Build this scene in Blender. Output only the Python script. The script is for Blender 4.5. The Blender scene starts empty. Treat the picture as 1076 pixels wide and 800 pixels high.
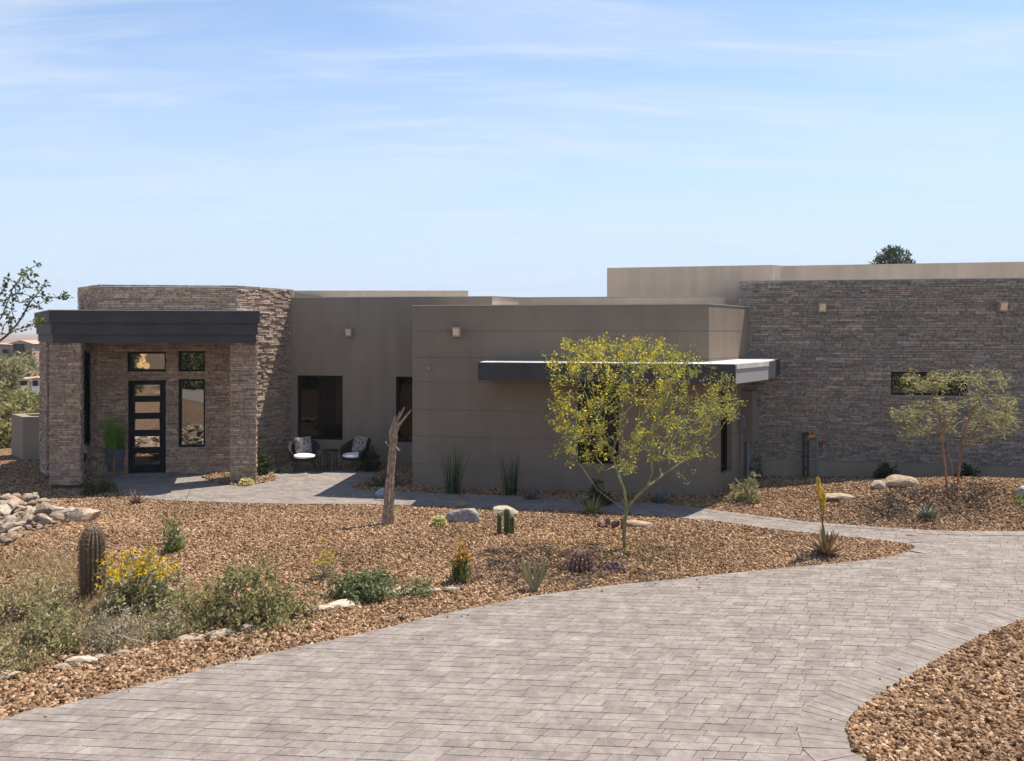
import bpy, math, random
import numpy as np
from mathutils import Vector, Matrix, Quaternion, noise as mnoise
random.seed(7); RNG = np.random.default_rng(7)
R = math.radians
F, H, CX, HY = 850.0, 3.75, 538.0, 348.0          # focal length in px of the 1076 px frame, eye height, principal column, horizon row
scene = bpy.context.scene
COL = scene.collection
SUN_AZ, SUN_EL = 57.0, 60.5

# ------------------------------------------------------------------ ground height
def sstep(a, b, x):
    t = min(1, max(0, (x - a) / (b - a))); return t * t * (3 - 2 * t)
PATHX = [3.94, 5.0, 5.79, 6.59, 7.53, 9.5, 12, 26]; PATHY = [17.0, 16.26, 15.78, 15.47, 15.16, 15.02, 14.9, 14.5]
def gz(x, y):
    z = 0.0
    if x > 4.2 and y > 14:
        yp = float(np.interp(x, PATHX, PATHY)); yw = 20.75 - .178 * (x - 5.86)
        z += .50 * sstep(.05, 1.75, y - yp) * sstep(4.3, 10.5, x) * (.22 + .78 * sstep(.2, 2.3, yw - y)) * (1 if y < yw + 2 else 0)
    z += .13 * math.exp(-((x + 2) / 5) ** 2 - ((y - 14.3) / 1.4) ** 2)
    z += .16 * math.exp(-((x + 9) / 2.6) ** 2 - ((y - 13.8) / 2.0) ** 2)
    if y > 24:
        z += -2.2 * sstep(24, 55, y) + 1.5 * sstep(70, 125, y) - 4 * sstep(150, 260, y) 
        z += .8 * sstep(24, 50, y) * mnoise.noise(Vector((x * .05, y * .05, 0)))
    if x < -16 and y < 40: z -= .03 * min(40, (-16 - x))
    return z
def g(px, py):
    z = 0
    for _ in range(12):
        Y = F * (H - z) / (py - HY); X = (px - CX) / F * Y
        z = .5 * z + .5 * gz(X, Y)
    return Vector((X, Y, gz(X, Y)))
def P(px, Y): return Vector(((px - CX) / F * Y, Y))
def at(px, py, Y): return Vector(((px - CX) / F * Y, Y, H - (py - HY) / F * Y))

# ------------------------------------------------------------------ materials
def nt(name):
    m = bpy.data.materials.new(name); m.use_nodes = True
    n = m.node_tree; b = n.nodes['Principled BSDF']; return m, n, b
def N(n, t, **k):
    o = n.nodes.new(t)
    for a, v in k.items(): setattr(o, a, v)
    return o
def mat(name, col=(.5, .5, .5), rough=.8, metal=0, attr=False, nscale=8, namt=.15, bump=0, bscale=60, trans=0, spec=.3, detail=4, streak=0):
    m, n, b = nt(name); L = n.links
    b.inputs['Roughness'].default_value = rough; b.inputs['Metallic'].default_value = metal
    b.inputs['Specular IOR Level'].default_value = spec
    tc = N(n, 'ShaderNodeTexCoord')
    nz = N(n, 'ShaderNodeTexNoise'); nz.inputs['Scale'].default_value = nscale; nz.inputs['Detail'].default_value = detail
    L.new(tc.outputs['Object'], nz.inputs['Vector'])
    mr = N(n, 'ShaderNodeMapRange'); mr.inputs['From Min'].default_value = .3; mr.inputs['From Max'].default_value = .7
    mr.inputs['To Min'].default_value = 1 - namt; mr.inputs['To Max'].default_value = 1 + namt
    L.new(nz.outputs['Fac'], mr.inputs['Value'])
    vm = N(n, 'ShaderNodeVectorMath', operation='SCALE')
    if attr:
        a = N(n, 'ShaderNodeAttribute', attribute_name='Col'); L.new(a.outputs['Color'], vm.inputs[0])
    else:
        vm.inputs[0].default_value = col
    L.new(mr.outputs['Result'], vm.inputs['Scale'])
    out = vm.outputs['Vector']
    if streak:
        mp = N(n, 'ShaderNodeMapping'); mp.inputs['Scale'].default_value = (2.5, 2.5, .35)
        L.new(tc.outputs['Object'], mp.inputs['Vector'])
        n2 = N(n, 'ShaderNodeTexNoise'); n2.inputs['Scale'].default_value = 1.3; n2.inputs['Detail'].default_value = 6
        L.new(mp.outputs['Vector'], n2.inputs['Vector'])
        m2 = N(n, 'ShaderNodeMapRange'); m2.inputs['From Min'].default_value = .35; m2.inputs['From Max'].default_value = .7
        m2.inputs['To Min'].default_value = 1 - streak; m2.inputs['To Max'].default_value = 1 + streak
        L.new(n2.outputs['Fac'], m2.inputs['Value'])
        v2 = N(n, 'ShaderNodeVectorMath', operation='SCALE'); L.new(out, v2.inputs[0]); L.new(m2.outputs['Result'], v2.inputs['Scale'])
        out = v2.outputs['Vector']
    L.new(out, b.inputs['Base Color'])
    if bump:
        nb = N(n, 'ShaderNodeTexNoise'); nb.inputs['Scale'].default_value = bscale; nb.inputs['Detail'].default_value = 5
        L.new(tc.outputs['Object'], nb.inputs['Vector'])
        bp = N(n, 'ShaderNodeBump'); bp.inputs['Strength'].default_value = bump; bp.inputs['Distance'].default_value = .02
        L.new(nb.outputs['Fac'], bp.inputs['Height']); L.new(bp.outputs['Normal'], b.inputs['Normal'])
    if trans:
        t = N(n, 'ShaderNodeBsdfTranslucent'); L.new(out, t.inputs['Color'])
        mx = N(n, 'ShaderNodeMixShader'); mx.inputs['Fac'].default_value = trans
        L.new(b.outputs[0], mx.inputs[1]); L.new(t.outputs[0], mx.inputs[2])
        L.new(mx.outputs[0], n.nodes['Material Output'].inputs['Surface'])
    return m
def glass(name, ior, tint, boost=0.0):
    m, n, b = nt(name); L = n.links; n.nodes.remove(b)
    fr = N(n, 'ShaderNodeFresnel'); fr.inputs['IOR'].default_value = ior
    ad = N(n, 'ShaderNodeMath', operation='ADD', use_clamp=True); ad.inputs[1].default_value = boost; L.new(fr.outputs[0], ad.inputs[0])
    tr = N(n, 'ShaderNodeBsdfTransparent'); tr.inputs[0].default_value = (*tint, 1)
    gl = N(n, 'ShaderNodeBsdfGlossy'); gl.inputs['Roughness'].default_value = .0
    tc = N(n, 'ShaderNodeTexCoord'); nz = N(n, 'ShaderNodeTexNoise'); nz.inputs['Scale'].default_value = .9
    L.new(tc.outputs['Object'], nz.inputs['Vector'])
    bp = N(n, 'ShaderNodeBump'); bp.inputs['Strength'].default_value = .03; bp.inputs['Distance'].default_value = .05
    L.new(nz.outputs['Fac'], bp.inputs['Height']); L.new(bp.outputs['Normal'], gl.inputs['Normal'])
    mx = N(n, 'ShaderNodeMixShader'); L.new(ad.outputs[0], mx.inputs[0]); L.new(tr.outputs[0], mx.inputs[1]); L.new(gl.outputs[0], mx.inputs[2])
    L.new(mx.outputs[0], n.nodes['Material Output'].inputs['Surface'])
    return m
M = {}
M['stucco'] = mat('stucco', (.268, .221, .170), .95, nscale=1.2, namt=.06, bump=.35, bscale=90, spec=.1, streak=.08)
M['stucco_brown'] = mat('stucco_brown', (.224, .178, .137), .95, nscale=1.2, namt=.06, bump=.35, bscale=90, spec=.1, streak=.06)
M['stucco_tan'] = mat('stucco_tan', (.56, .45, .335), .95, nscale=1.2, namt=.05, bump=.35, bscale=90, spec=.1, streak=.08)
M['stone'] = mat('ledgestone', attr=True, rough=.9, nscale=14, namt=.3, bump=.6, bscale=40, spec=.15)
M['mortar'] = mat('mortar', (.06, .052, .046), .95)
M['trim_dark'] = mat('trim_dark', (.052, .050, .052), .7, nscale=2, namt=.12, bump=.2, bscale=80, streak=.08)
M['flashing'] = mat('flashing', (.45, .43, .42), .45, metal=.4, nscale=3, namt=.1)
M['canopy_top'] = mat('canopy_top', (.52, .49, .46), .8, nscale=3, namt=.12, streak=.08)
M['canopy_side'] = mat('canopy_side', (.33, .31, .285), .8, nscale=30, namt=.12, bump=.3, bscale=90)
M['black_metal'] = mat('black_metal', (.009, .009, .010), .5, nscale=5, namt=.2, spec=.18)
M['glass'] = glass('window_glass', 1.42, (.02, .022, .022), .0)
M['glass_bright'] = glass('entry_glass', 1.7, (.2, .2, .2), .3)
M['glass_door'] = glass('door_glass', 1.7, (.3, .3, .3), .5)
M['concrete'] = mat('concrete', (.22, .205, .19), .9, nscale=6, namt=.12, bump=.3, bscale=60)
M['roofing'] = mat('roofing', (.45, .42, .38), .9)
M['copper'] = mat('copper_lamp', (.42, .32, .24), .55, metal=.2, nscale=8, namt=.15)
M['lens'] = mat('lamp_lens', (.75, .6, .45), .5)
M['paver'] = mat('paver', attr=True, rough=.9, nscale=14, namt=.16, bump=.5, bscale=60, spec=.15, streak=.15)
M['joint'] = mat('joint_sand', (.20, .17, .145), .95, nscale=30, namt=.25)
M['rock'] = mat('rock', attr=True, rough=.9, nscale=5, namt=.35, bump=.8, bscale=14, spec=.2, detail=8)
M['leaf'] = mat('leaf', attr=True, rough=.75, nscale=3, namt=.2, trans=.35, spec=.08)
M['wood'] = mat('bark', attr=True, rough=.9, nscale=14, namt=.35, bump=.6, bscale=40)
M['succulent'] = mat('succulent', attr=True, rough=.55, nscale=6, namt=.2, bump=.15, bscale=30, trans=.08)
M['wicker'] = mat('wicker', (.028, .018, .014), .6, nscale=80, namt=.5, bump=1.0, bscale=120)
M['cushion'] = mat('cushion', (.75, .73, .74), .9, nscale=10, namt=.05, bump=.2, bscale=60)
M['galv'] = mat('grey_metal', (.22, .225, .23), .5, metal=.5, nscale=6, namt=.15)
M['cabinet'] = mat('painted_cabinet', (.19, .165, .135), .6, nscale=3, namt=.06)
M['pipe'] = mat('dark_pipe', (.05, .05, .055), .5, metal=.3)
M['brass'] = mat('brass', (.55, .25, .08), .4, metal=.6)
M['red'] = mat('red_valve', (.35, .05, .03), .5)
M['pot'] = mat('pot_zinc', (.10, .105, .115), .55, metal=.2, nscale=5, namt=.2)
M['far_wall'] = mat('far_wall', (.34, .24, .20), .9, nscale=.5)
M['far_white'] = mat('far_white', (.75, .70, .64), .9, nscale=.5)
M['far_roof'] = mat('far_roof', (.40, .27, .19), .9, nscale=2)
M['asphalt'] = mat('asphalt', (.28, .26, .25), .9, nscale=1)

def pillow_mat():
    m, n, b = nt('pillow_pattern'); L = n.links
    tc = N(n, 'ShaderNodeTexCoord'); v = N(n, 'ShaderNodeTexVoronoi', feature='DISTANCE_TO_EDGE'); v.inputs['Scale'].default_value = 9
    L.new(tc.outputs['Object'], v.inputs['Vector'])
    cr = N(n, 'ShaderNodeValToRGB'); e = cr.color_ramp.elements
    e[0].position = .05; e[0].color = (.30, .275, .26, 1); e[1].position = .22; e[1].color = (.07, .065, .065, 1)
    x = cr.color_ramp.elements.new(.38); x.color = (.25, .205, .19, 1)
    L.new(v.outputs['Distance'], cr.inputs[0]); L.new(cr.outputs[0], b.inputs['Base Color']); b.inputs['Roughness'].default_value = .9
    return m
M['pillow'] = pillow_mat()

def ground_mat():
    m, n, b = nt('desert_ground'); L = n.links
    tc = N(n, 'ShaderNodeTexCoord')
    v = N(n, 'ShaderNodeTexVoronoi'); v.inputs['Scale'].default_value = 26; L.new(tc.outputs['Object'], v.inputs['Vector'])
    cr = N(n, 'ShaderNodeValToRGB'); e = cr.color_ramp.elements
    e[0].color = (.06, .034, .019, 1); e[1].color = (.36, .245, .15, 1); x = e.new(.35); x.color = (.15, .09, .05, 1); x = e.new(.7); x.color = (.24, .15, .088, 1)
    sp = N(n, 'ShaderNodeSeparateColor'); L.new(v.outputs['Color'], sp.inputs[0]); L.new(sp.outputs[0], cr.inputs[0])
    nz = N(n, 'ShaderNodeTexNoise'); nz.inputs['Scale'].default_value = .35; nz.inputs['Detail'].default_value = 6; L.new(tc.outputs['Object'], nz.inputs['Vector'])
    mr = N(n, 'ShaderNodeMapRange'); mr.inputs['From Min'].default_value = .3; mr.inputs['From Max'].default_value = .7; mr.inputs['To Min'].default_value = .85; mr.inputs['To Max'].default_value = 1.15
    L.new(nz.outputs['Fac'], mr.inputs['Value'])
    vm = N(n, 'ShaderNodeVectorMath', operation='SCALE'); L.new(cr.outputs[0], vm.inputs[0]); L.new(mr.outputs[0], vm.inputs['Scale'])
    L.new(vm.outputs[0], b.inputs['Base Color']); b.inputs['Roughness'].default_value = .95; b.inputs['Specular IOR Level'].default_value = .1
    bp = N(n, 'ShaderNodeBump'); bp.inputs['Strength'].default_value = .8; bp.inputs['Distance'].default_value = .03; bp.invert = True
    L.new(v.outputs['Distance'], bp.inputs['Height']); L.new(bp.outputs[0], b.inputs['Normal'])
    return m
M['ground'] = ground_mat()
def gravel_mat():
    m, n, b = nt('gravel_stone'); L = n.links
    oi = N(n, 'ShaderNodeObjectInfo'); cr = N(n, 'ShaderNodeValToRGB'); e = cr.color_ramp.elements
    cols = [(0, (0.069, 0.037, 0.019)), (.2, (0.166, 0.092, 0.050)), (.45, (0.276, 0.164, 0.093)), (.65, (0.378, 0.242, 0.142)), (.8, (0.217, 0.140, 0.086)), (.93, (0.479, 0.324, 0.203)), (1, (0.553, 0.404, 0.276))]
    e[0].color = (*cols[0][1], 1); e[1].color = (*cols[-1][1], 1)
    for p, c in cols[1:-1]: x = e.new(p); x.color = (*c, 1)
    L.new(oi.outputs['Random'], cr.inputs[0])
    tc = N(n, 'ShaderNodeTexCoord'); nz = N(n, 'ShaderNodeTexNoise'); nz.inputs['Scale'].default_value = 3; L.new(tc.outputs['Object'], nz.inputs['Vector'])
    mr = N(n, 'ShaderNodeMapRange'); mr.inputs['To Min'].default_value = .75; mr.inputs['To Max'].default_value = 1.25; L.new(nz.outputs['Fac'], mr.inputs['Value'])
    vm = N(n, 'ShaderNodeVectorMath', operation='SCALE'); L.new(cr.outputs[0], vm.inputs[0]); L.new(mr.outputs[0], vm.inputs['Scale'])
    ge = N(n, 'ShaderNodeNewGeometry'); n3 = N(n, 'ShaderNodeTexNoise'); n3.inputs['Scale'].default_value = .55; n3.inputs['Detail'].default_value = 5; L.new(ge.outputs['Position'], n3.inputs['Vector'])
    m3 = N(n, 'ShaderNodeMapRange'); m3.inputs['From Min'].default_value = .3; m3.inputs['From Max'].default_value = .7; m3.inputs['To Min'].default_value = .8; m3.inputs['To Max'].default_value = 1.16; L.new(n3.outputs['Fac'], m3.inputs['Value'])
    v3 = N(n, 'ShaderNodeVectorMath', operation='SCALE'); L.new(vm.outputs[0], v3.inputs[0]); L.new(m3.outputs[0], v3.inputs['Scale'])
    L.new(v3.outputs[0], b.inputs['Base Color']); b.inputs['Roughness'].default_value = .95; b.inputs['Specular IOR Level'].default_value = .05
    return m
M['gravel'] = gravel_mat()
def emit(name, col, s):
    m, n, b = nt(name); b.inputs['Base Color'].default_value = (*col, 1)
    b.inputs['Emission Color'].default_value = (*col, 1); b.inputs['Emission Strength'].default_value = s; return m
M['bulb'] = emit('lit_globe', (1, .62, .25), 2.2)

# ------------------------------------------------------------------ mesh builder
class MB:
    def __init__(s): s.v = []; s.f = []; s.c = []
    def face(s, pts, c=(1, 1, 1)):
        i = len(s.v); s.v.extend([tuple(p) for p in pts]); s.f.append(tuple(range(i, i + len(pts)))); s.c.append(c)
    def add(s, vs, fs, c=(1, 1, 1)):
        i = len(s.v); s.v.extend([tuple(p) for p in vs])
        for f in fs: s.f.append(tuple(a + i for a in f)); s.c.append(c)
    def box(s, c, dx, dy, dz, hx, hy, hz, col=(1, 1, 1)):
        vs = []
        for k in (-1, 1):
            for j in (-1, 1):
                for i in (-1, 1): vs.append(c + dx * (i * hx) + dy * (j * hy) + dz * (k * hz))
        s.add(vs, [(0, 2, 3, 1), (4, 5, 7, 6), (0, 1, 5, 4), (2, 6, 7, 3), (0, 4, 6, 2), (1, 3, 7, 5)], col)
    def abox(s, x0, y0, z0, x1, y1, z1, col=(1, 1, 1)):
        s.box(Vector(((x0 + x1) / 2, (y0 + y1) / 2, (z0 + z1) / 2)), Vector((1, 0, 0)), Vector((0, 1, 0)), Vector((0, 0, 1)), (x1 - x0) / 2, (y1 - y0) / 2, (z1 - z0) / 2, col)
    def prism(s, poly, z0, z1, col=(1, 1, 1), bottom=True):
        n = len(poly); vs = [(p[0], p[1], z0) for p in poly] + [(p[0], p[1], z1) for p in poly]
        fs = [tuple(range(n, 2 * n))] + [(i, (i + 1) % n, n + (i + 1) % n, n + i) for i in range(n)]
        if bottom: fs.append(tuple(range(n - 1, -1, -1)))
        s.add(vs, fs, col)
    def tube(s, pts, rads, sides=6, col=(1, 1, 1), cap=True):
        pts = [Vector(p) for p in pts]; n = len(pts); rings = []
        up = Vector((.13, .21, .97)); base = len(s.v)
        for i, p in enumerate(pts):
            d = (pts[min(i + 1, n - 1)] - pts[max(i - 1, 0)])
            if d.length < 1e-6: d = Vector((0, 0, 1))
            d.normalize()
            a = d.cross(up if abs(d.dot(up)) < .95 else Vector((1, 0, 0))).normalized(); b = d.cross(a)
            for k in range(sides):
                t = 2 * math.pi * k / sides
                s.v.append(tuple(p + (a * math.cos(t) + b * math.sin(t)) * rads[i]))
        for i in range(n - 1):
            for k in range(sides):
                k2 = (k + 1) % sides
                s.f.append((base + i * sides + k, base + i * sides + k2, base + (i + 1) * sides + k2, base + (i + 1) * sides + k)); s.c.append(col)
        if cap:
            s.f.append(tuple(base + k for k in range(sides - 1, -1, -1))); s.c.append(col)
            s.f.append(tuple(base + (n - 1) * sides + k for k in range(sides))); s.c.append(col)
    def build(s, name, m, parent=None, org=None, smooth=False, kind=None):
        if org is None: org = Vector((0, 0, 0))
        if parent is not None: org = parent['_org'] if '_org' in parent else org; org = Vector(org)
        me = bpy.data.meshes.new(name)
        V = np.array(s.v, dtype=np.float64) - np.array(org)[None, :]
        me.from_pydata(V.tolist(), [], s.f)
        a = me.attributes.new('Col', 'FLOAT_COLOR', 'FACE')
        c = np.ones((len(s.f), 4), dtype=np.float32); c[:, :3] = np.array(s.c, dtype=np.float32); a.data.foreach_set('color', c.ravel())
        if smooth: me.polygons.foreach_set('use_smooth', [True] * len(s.f))
        me.materials.append(m); me.update()
        o = bpy.data.objects.new(name, me); COL.objects.link(o)
        if parent is not None: o.parent = parent; o['_org'] = tuple(org)
        else: o.location = org; o['_org'] = tuple(org)
        if kind: o['kind'] = kind
        return o
def tag(o, label, cat, group=None, kind=None):
    if label: o['label'] = label
    if cat: o['category'] = cat
    if group: o['group'] = group
    if kind: o['kind'] = kind
    return o
def thing(name, label, cat, loc, group=None):
    o = bpy.data.objects.new(name, None); COL.objects.link(o); o.location = loc; o['_org'] = tuple(loc); o.empty_display_size = .2
    return tag(o, label, cat, group)
def copy_tree(o, parent=None):
    c = o.copy(); COL.objects.link(c)
    if parent is not None: c.parent = parent
    for ch in list(o.children): copy_tree(ch, c)
    return c
def jit(c, a=.12):
    k = 1 + random.uniform(-a, a); return tuple(max(0, x * k * (1 + random.uniform(-a * .3, a * .3))) for x in c)

# ------------------------------------------------------------------ outlines
def catmull(pts, n=6):
    pts = [Vector(p) for p in pts]; out = []
    for i in range(len(pts) - 1):
        p0 = pts[max(i - 1, 0)]; p1 = pts[i]; p2 = pts[i + 1]; p3 = pts[min(i + 2, len(pts) - 1)]
        for k in range(n):
            t = k / n
            out.append(.5 * ((2 * p1) + (p2 - p0) * t + (2 * p0 - 5 * p1 + 4 * p2 - p3) * t * t + (3 * p1 - p0 - 3 * p2 + p3) * t ** 3))
    out.append(pts[-1]); return out
def fl(px, py):
    Y = F * H / (py - HY); return Vector(((px - CX) / F * Y, Y))
def inside(poly, X, Y):
    x = np.asarray(X, float); y = np.asarray(Y, float); r = np.zeros(x.shape, bool); n = len(poly)
    for i in range(n):
        x0, y0 = poly[i][0], poly[i][1]; x1, y1 = poly[(i + 1) % n][0], poly[(i + 1) % n][1]
        if y0 == y1: continue
        c = ((y0 > y) != (y1 > y)) & (x < (x1 - x0) * (y - y0) / (y1 - y0) + x0); r ^= c
    return r
def edist(line, X, Y):
    x = np.asarray(X, float); y = np.asarray(Y, float); d = np.full(x.shape, 1e9)
    for i in range(len(line) - 1):
        ax, ay = line[i][0], line[i][1]; bx, by = line[i + 1][0], line[i + 1][1]
        L2 = (bx - ax) ** 2 + (by - ay) ** 2 + 1e-12
        t = np.clip(((x - ax) * (bx - ax) + (y - ay) * (by - ay)) / L2, 0, 1)
        d = np.minimum(d, np.hypot(x - ax - t * (bx - ax), y - ay - t * (by - ay)))
    return d
left_edge = [Vector((-14, -8)), Vector((-9, 2)), Vector((-6.6, 5.4))] + [fl(*p) for p in [(0, 760), (60, 745), (120, 730), (180, 714.5), (240, 699), (305, 684), (375, 669), (430, 656), (500, 640), (560, 628.5), (600, 623), (640, 617.5), (705, 611), (770, 604), (844, 597), (900, 591.5), (930, 587.5), (955, 580.5)]]
left_edge = catmull(left_edge)
tip = catmull([fl(955, 580.5), fl(962, 577), fl(955, 573.5)])
near_path = catmull([fl(*p) for p in [(955, 573.5), (930, 570), (890, 566), (850, 562), (800, 556), (750, 549), (700, 545), (660, 541), (600, 538), (540, 536), (480, 534), (395, 531.5)]])
far_drive = catmull([fl(960, 558.3), fl(1000, 560), fl(1076, 560.5), Vector((12, 14.9)), Vector((26, 14.5))])
far_path = catmull([fl(*p) for p in [(395, 517.5), (433, 519), (520, 522), (600, 526), (690, 531), (735, 535.5), (760, 539), (800, 544), (850, 550), (900, 554), (960, 558.3)]])
near_patio = catmull([fl(*p) for p in [(395, 531.5), (300, 531), (225, 529), (160, 526), (130, 520), (112, 512), (104, 503)]])
drive_poly = left_edge + tip[1:] + far_drive + [Vector((26, -14)), Vector((-14, -14))]
walk_poly = near_path + far_path
back_patio = [fl(104, 503), Vector((-10.4, 20.97)), Vector((-7.3, 21.5)), Vector((-6.85, 22.1)), fl(300, 491), fl(392, 493), fl(402, 496), fl(396, 501), fl(376, 508.5), fl(369, 513), fl(380, 516.5), fl(395, 517.5)]
patio_poly = near_patio + back_patio[1:]
bed_line = catmull([Vector((26, 12.6)), Vector((12, 11.9))] + [fl(*p) for p in [(1140, 641), (1076, 656), (1040, 668), (1000, 688), (960, 712), (920, 738), (895, 757), (888, 772), (893, 786), (905, 800)]] + [Vector((3.55, 6.35)), Vector((4.6, 5.6)), Vector((8, 5.1)), Vector((26, 5))])
bed_poly = bed_line
pocket_poly = catmull([fl(*p) for p in [(212, 502.5), (222, 506.5), (240, 511), (262, 511), (276, 508.5), (290, 504.5), (284, 500), (262, 498), (236, 498.5), (212, 502.5)]])

# ------------------------------------------------------------------ terrain sheet
def axis(lo, hi, fine_lo, fine_hi, step, grow=1.35):
    a = list(np.arange(fine_lo, fine_hi + 1e-6, step)); s = step; x = fine_hi
    while x < hi: s *= grow; x += s; a.append(x)
    s = step; x = fine_lo
    while x > lo: s *= grow; x -= s; a.insert(0, x)
    return a
xs = axis(-6000, 6000, -22, 22, .35); ys = axis(-400, 7000, 3, 45, .35)
mb = MB(); nx = len(xs)
mb.v = [(x, y, gz(x, y)) for y in ys for x in xs]
for j in range(len(ys) - 1):
    for i in range(nx - 1):
        mb.f.append((j * nx + i, j * nx + i + 1, (j + 1) * nx + i + 1, (j + 1) * nx + i)); mb.c.append((1, 1, 1))
mb.build('ground', M['ground'], smooth=True, kind='structure')

# ------------------------------------------------------------------ paving
PC = [(0.237, 0.200, 0.176), (0.245, 0.209, 0.184), (0.226, 0.191, 0.168), (0.240, 0.206, 0.184), (0.216, 0.182, 0.161), (0.254, 0.219, 0.194)]
def pave(name, poly, holes, line, rot, shear, rowh, lens, z, box, clip=None):
    mb = MB()
    mb.face([(p[0], p[1], z - .012) for p in poly], (.235, .20, .172))
    cr, sr = math.cos(rot), math.sin(rot)
    cand = []
    x0, y0, x1, y1 = box; D = max(x1 - x0, y1 - y0) * 1.2; cx, cy = (x0 + x1) / 2, (y0 + y1) / 2
    v = -D / 1.0
    while v < D:
        rh = rowh * random.choice([1, 1, 1.0, .72])
        u = -D - random.random() * .4
        while u < D:
            l = random.choice(lens)
            cand.append((u, v, l, rh)); u += l
        v += rh
    A = np.array(cand); U = A[:, 0] + A[:, 2] / 2; V = A[:, 1] + A[:, 3] / 2
    Xc = cx + (U + V * shear) * cr - V * sr; Yc = cy + (U + V * shear) * sr + V * cr
    ok = (Xc > x0) & (Xc < x1) & (Yc > y0) & (Yc < y1)
    A = A[ok]; Xc = Xc[ok]; Yc = Yc[ok]
    ok = inside(poly, Xc, Yc)
    if clip: ok |= edist(clip, Xc, Yc) < .26
    for h in holes: ok &= ~inside(h, Xc, Yc)
    if line: ok &= edist(line, Xc, Yc) > .13
    DC = edist(clip, Xc, Yc)[ok] if clip else None
    A = A[ok]
    gp = .0022
    for ia, (u, v, l, rh) in enumerate(A):
        q = []
        for (a, b) in ((u + gp, v + gp), (u + l - gp, v + gp), (u + l - gp, v + rh - gp), (u + gp, v + rh - gp)):
            q.append((cx + (a + b * shear) * cr - b * sr, cy + (a + b * shear) * sr + b * cr))
        if clip and DC[ia] < .3:
            mx_, my_ = sum(p[0] for p in q) / 4, sum(p[1] for p in q) / 4; best = None
            for a, b in zip(clip[:-1], clip[1:]):
                L2 = (b - a).length_squared; tt = max(0, min(1, ((mx_ - a.x) * (b.x - a.x) + (my_ - a.y) * (b.y - a.y)) / L2)); dd = math.hypot(mx_ - a.x - tt * (b.x - a.x), my_ - a.y - tt * (b.y - a.y))
                if best is None or dd < best[0]: best = (dd, a, b)
            _, a, b = best; nn = Vector((b.y - a.y, -(b.x - a.x))).normalized(); sd = [(p[0] - a.x) * nn.x + (p[1] - a.y) * nn.y - .004 for p in q]; o = []
            for i in range(4):
                j = (i + 1) % 4
                if sd[i] >= 0: o.append(q[i])
                if (sd[i] >= 0) != (sd[j] >= 0):
                    tt = sd[i] / (sd[i] - sd[j]); o.append((q[i][0] + (q[j][0] - q[i][0]) * tt, q[i][1] + (q[j][1] - q[i][1]) * tt))
            q = o
            if len(q) < 3: continue
        nq = len(q)
        dz = random.uniform(-.0015, .0015); t = [random.uniform(-.0008, .0008) for _ in q]
        m_ = Vector((sum(p[0] for p in q) / nq, sum(p[1] for p in q) / nq))
        top = [(p[0] + (m_.x - p[0]) * .02, p[1] + (m_.y - p[1]) * .02, z + dz + t[i]) for i, p in enumerate(q)]
        low = [(p[0], p[1], z - .006) for p in q]
        c = jit(random.choice(PC), .04)
        mb.add(top + low, [tuple(range(nq))] + [(nq + i, nq + (i + 1) % nq, (i + 1) % nq, i) for i in range(nq)], c)
    o = mb.build(name, M['paver'], kind='structure'); return o
def border(name, lines, w, z, bl=.17):
    """soldier course along each line; pavers lie to the side given by sign"""
    mb = MB()
    for line, sgn in lines:
        pts = [Vector((p[0], p[1])) for p in line]
        d = [0]
        for i in range(1, len(pts)): d.append(d[-1] + (pts[i] - pts[i - 1]).length)
        def pt(s):
            s = max(0, min(d[-1] - 1e-6, s))
            i = int(np.searchsorted(d, s, side='right')) - 1; i = min(i, len(pts) - 2)
            t = (s - d[i]) / max(1e-9, d[i + 1] - d[i]); return pts[i].lerp(pts[i + 1], t)
        def nr(s):
            t = (pt(s + .12) - pt(s - .12)); t.normalize(); return Vector((-t.y, t.x)) * sgn
        n = int(d[-1] / bl); 
        for k in range(n):
            s0 = k * bl + .003; s1 = (k + 1) * bl - .003
            a, b = pt(s0), pt(s1); na, nb = nr(s0), nr(s1)
            if a.y < -3: continue
            dz = random.uniform(-.002, .002)
            q = [a, b, b + nb * w, a + na * w]
            top = [(p.x, p.y, z + dz) for p in q]; low = [(p.x, p.y, z - .05) for p in q]
            mb.add(top + low, [(0, 1, 2, 3) if sgn > 0 else (3, 2, 1, 0), (4, 5, 1, 0), (5, 6, 2, 1), (6, 7, 3, 2), (7, 4, 0, 3)], jit(random.choice(PC), .05))
    return mb.build(name, M['paver'], kind='structure')
ROT, SHEAR = R(-5), math.tan(R(27))
pave('driveway', drive_poly, [bed_poly], tip, ROT, SHEAR, .135, [.18, .24, .3, .3, .38], .03, (-11, 3.5, 16, 16.5), left_edge)
pave('walkway', walk_poly, [], near_path + far_path, R(-12), .2, .13, [.17, .25, .33], .028, (-4, 13.5, 9, 20))
pave('patio', patio_poly, [pocket_poly], near_patio, R(-8), .1, .13, [.17, .25, .33], .026, (-12, 16, -2, 24))
border('driveway_border', [(tip, -1), (far_drive, -1)], .3, .0365, .12)
border('bed_border', [(bed_line, -1)], .42, .037, .105)
border('walkway_border', [(near_path, -1), (far_path, -1)], .2, .034, .12)
border('patio_border', [(near_patio, -1)], .2, .034, .12)
for nm, poly, z in (('gravel_bed', bed_poly, .012 + .025), ('gravel_pocket', pocket_poly, .034)):
    mb = MB(); mb.face([(p[0], p[1], z) for p in (poly if nm == 'gravel_pocket' else poly + [])]); o = mb.build(nm, M['ground'], kind='structure')

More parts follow.
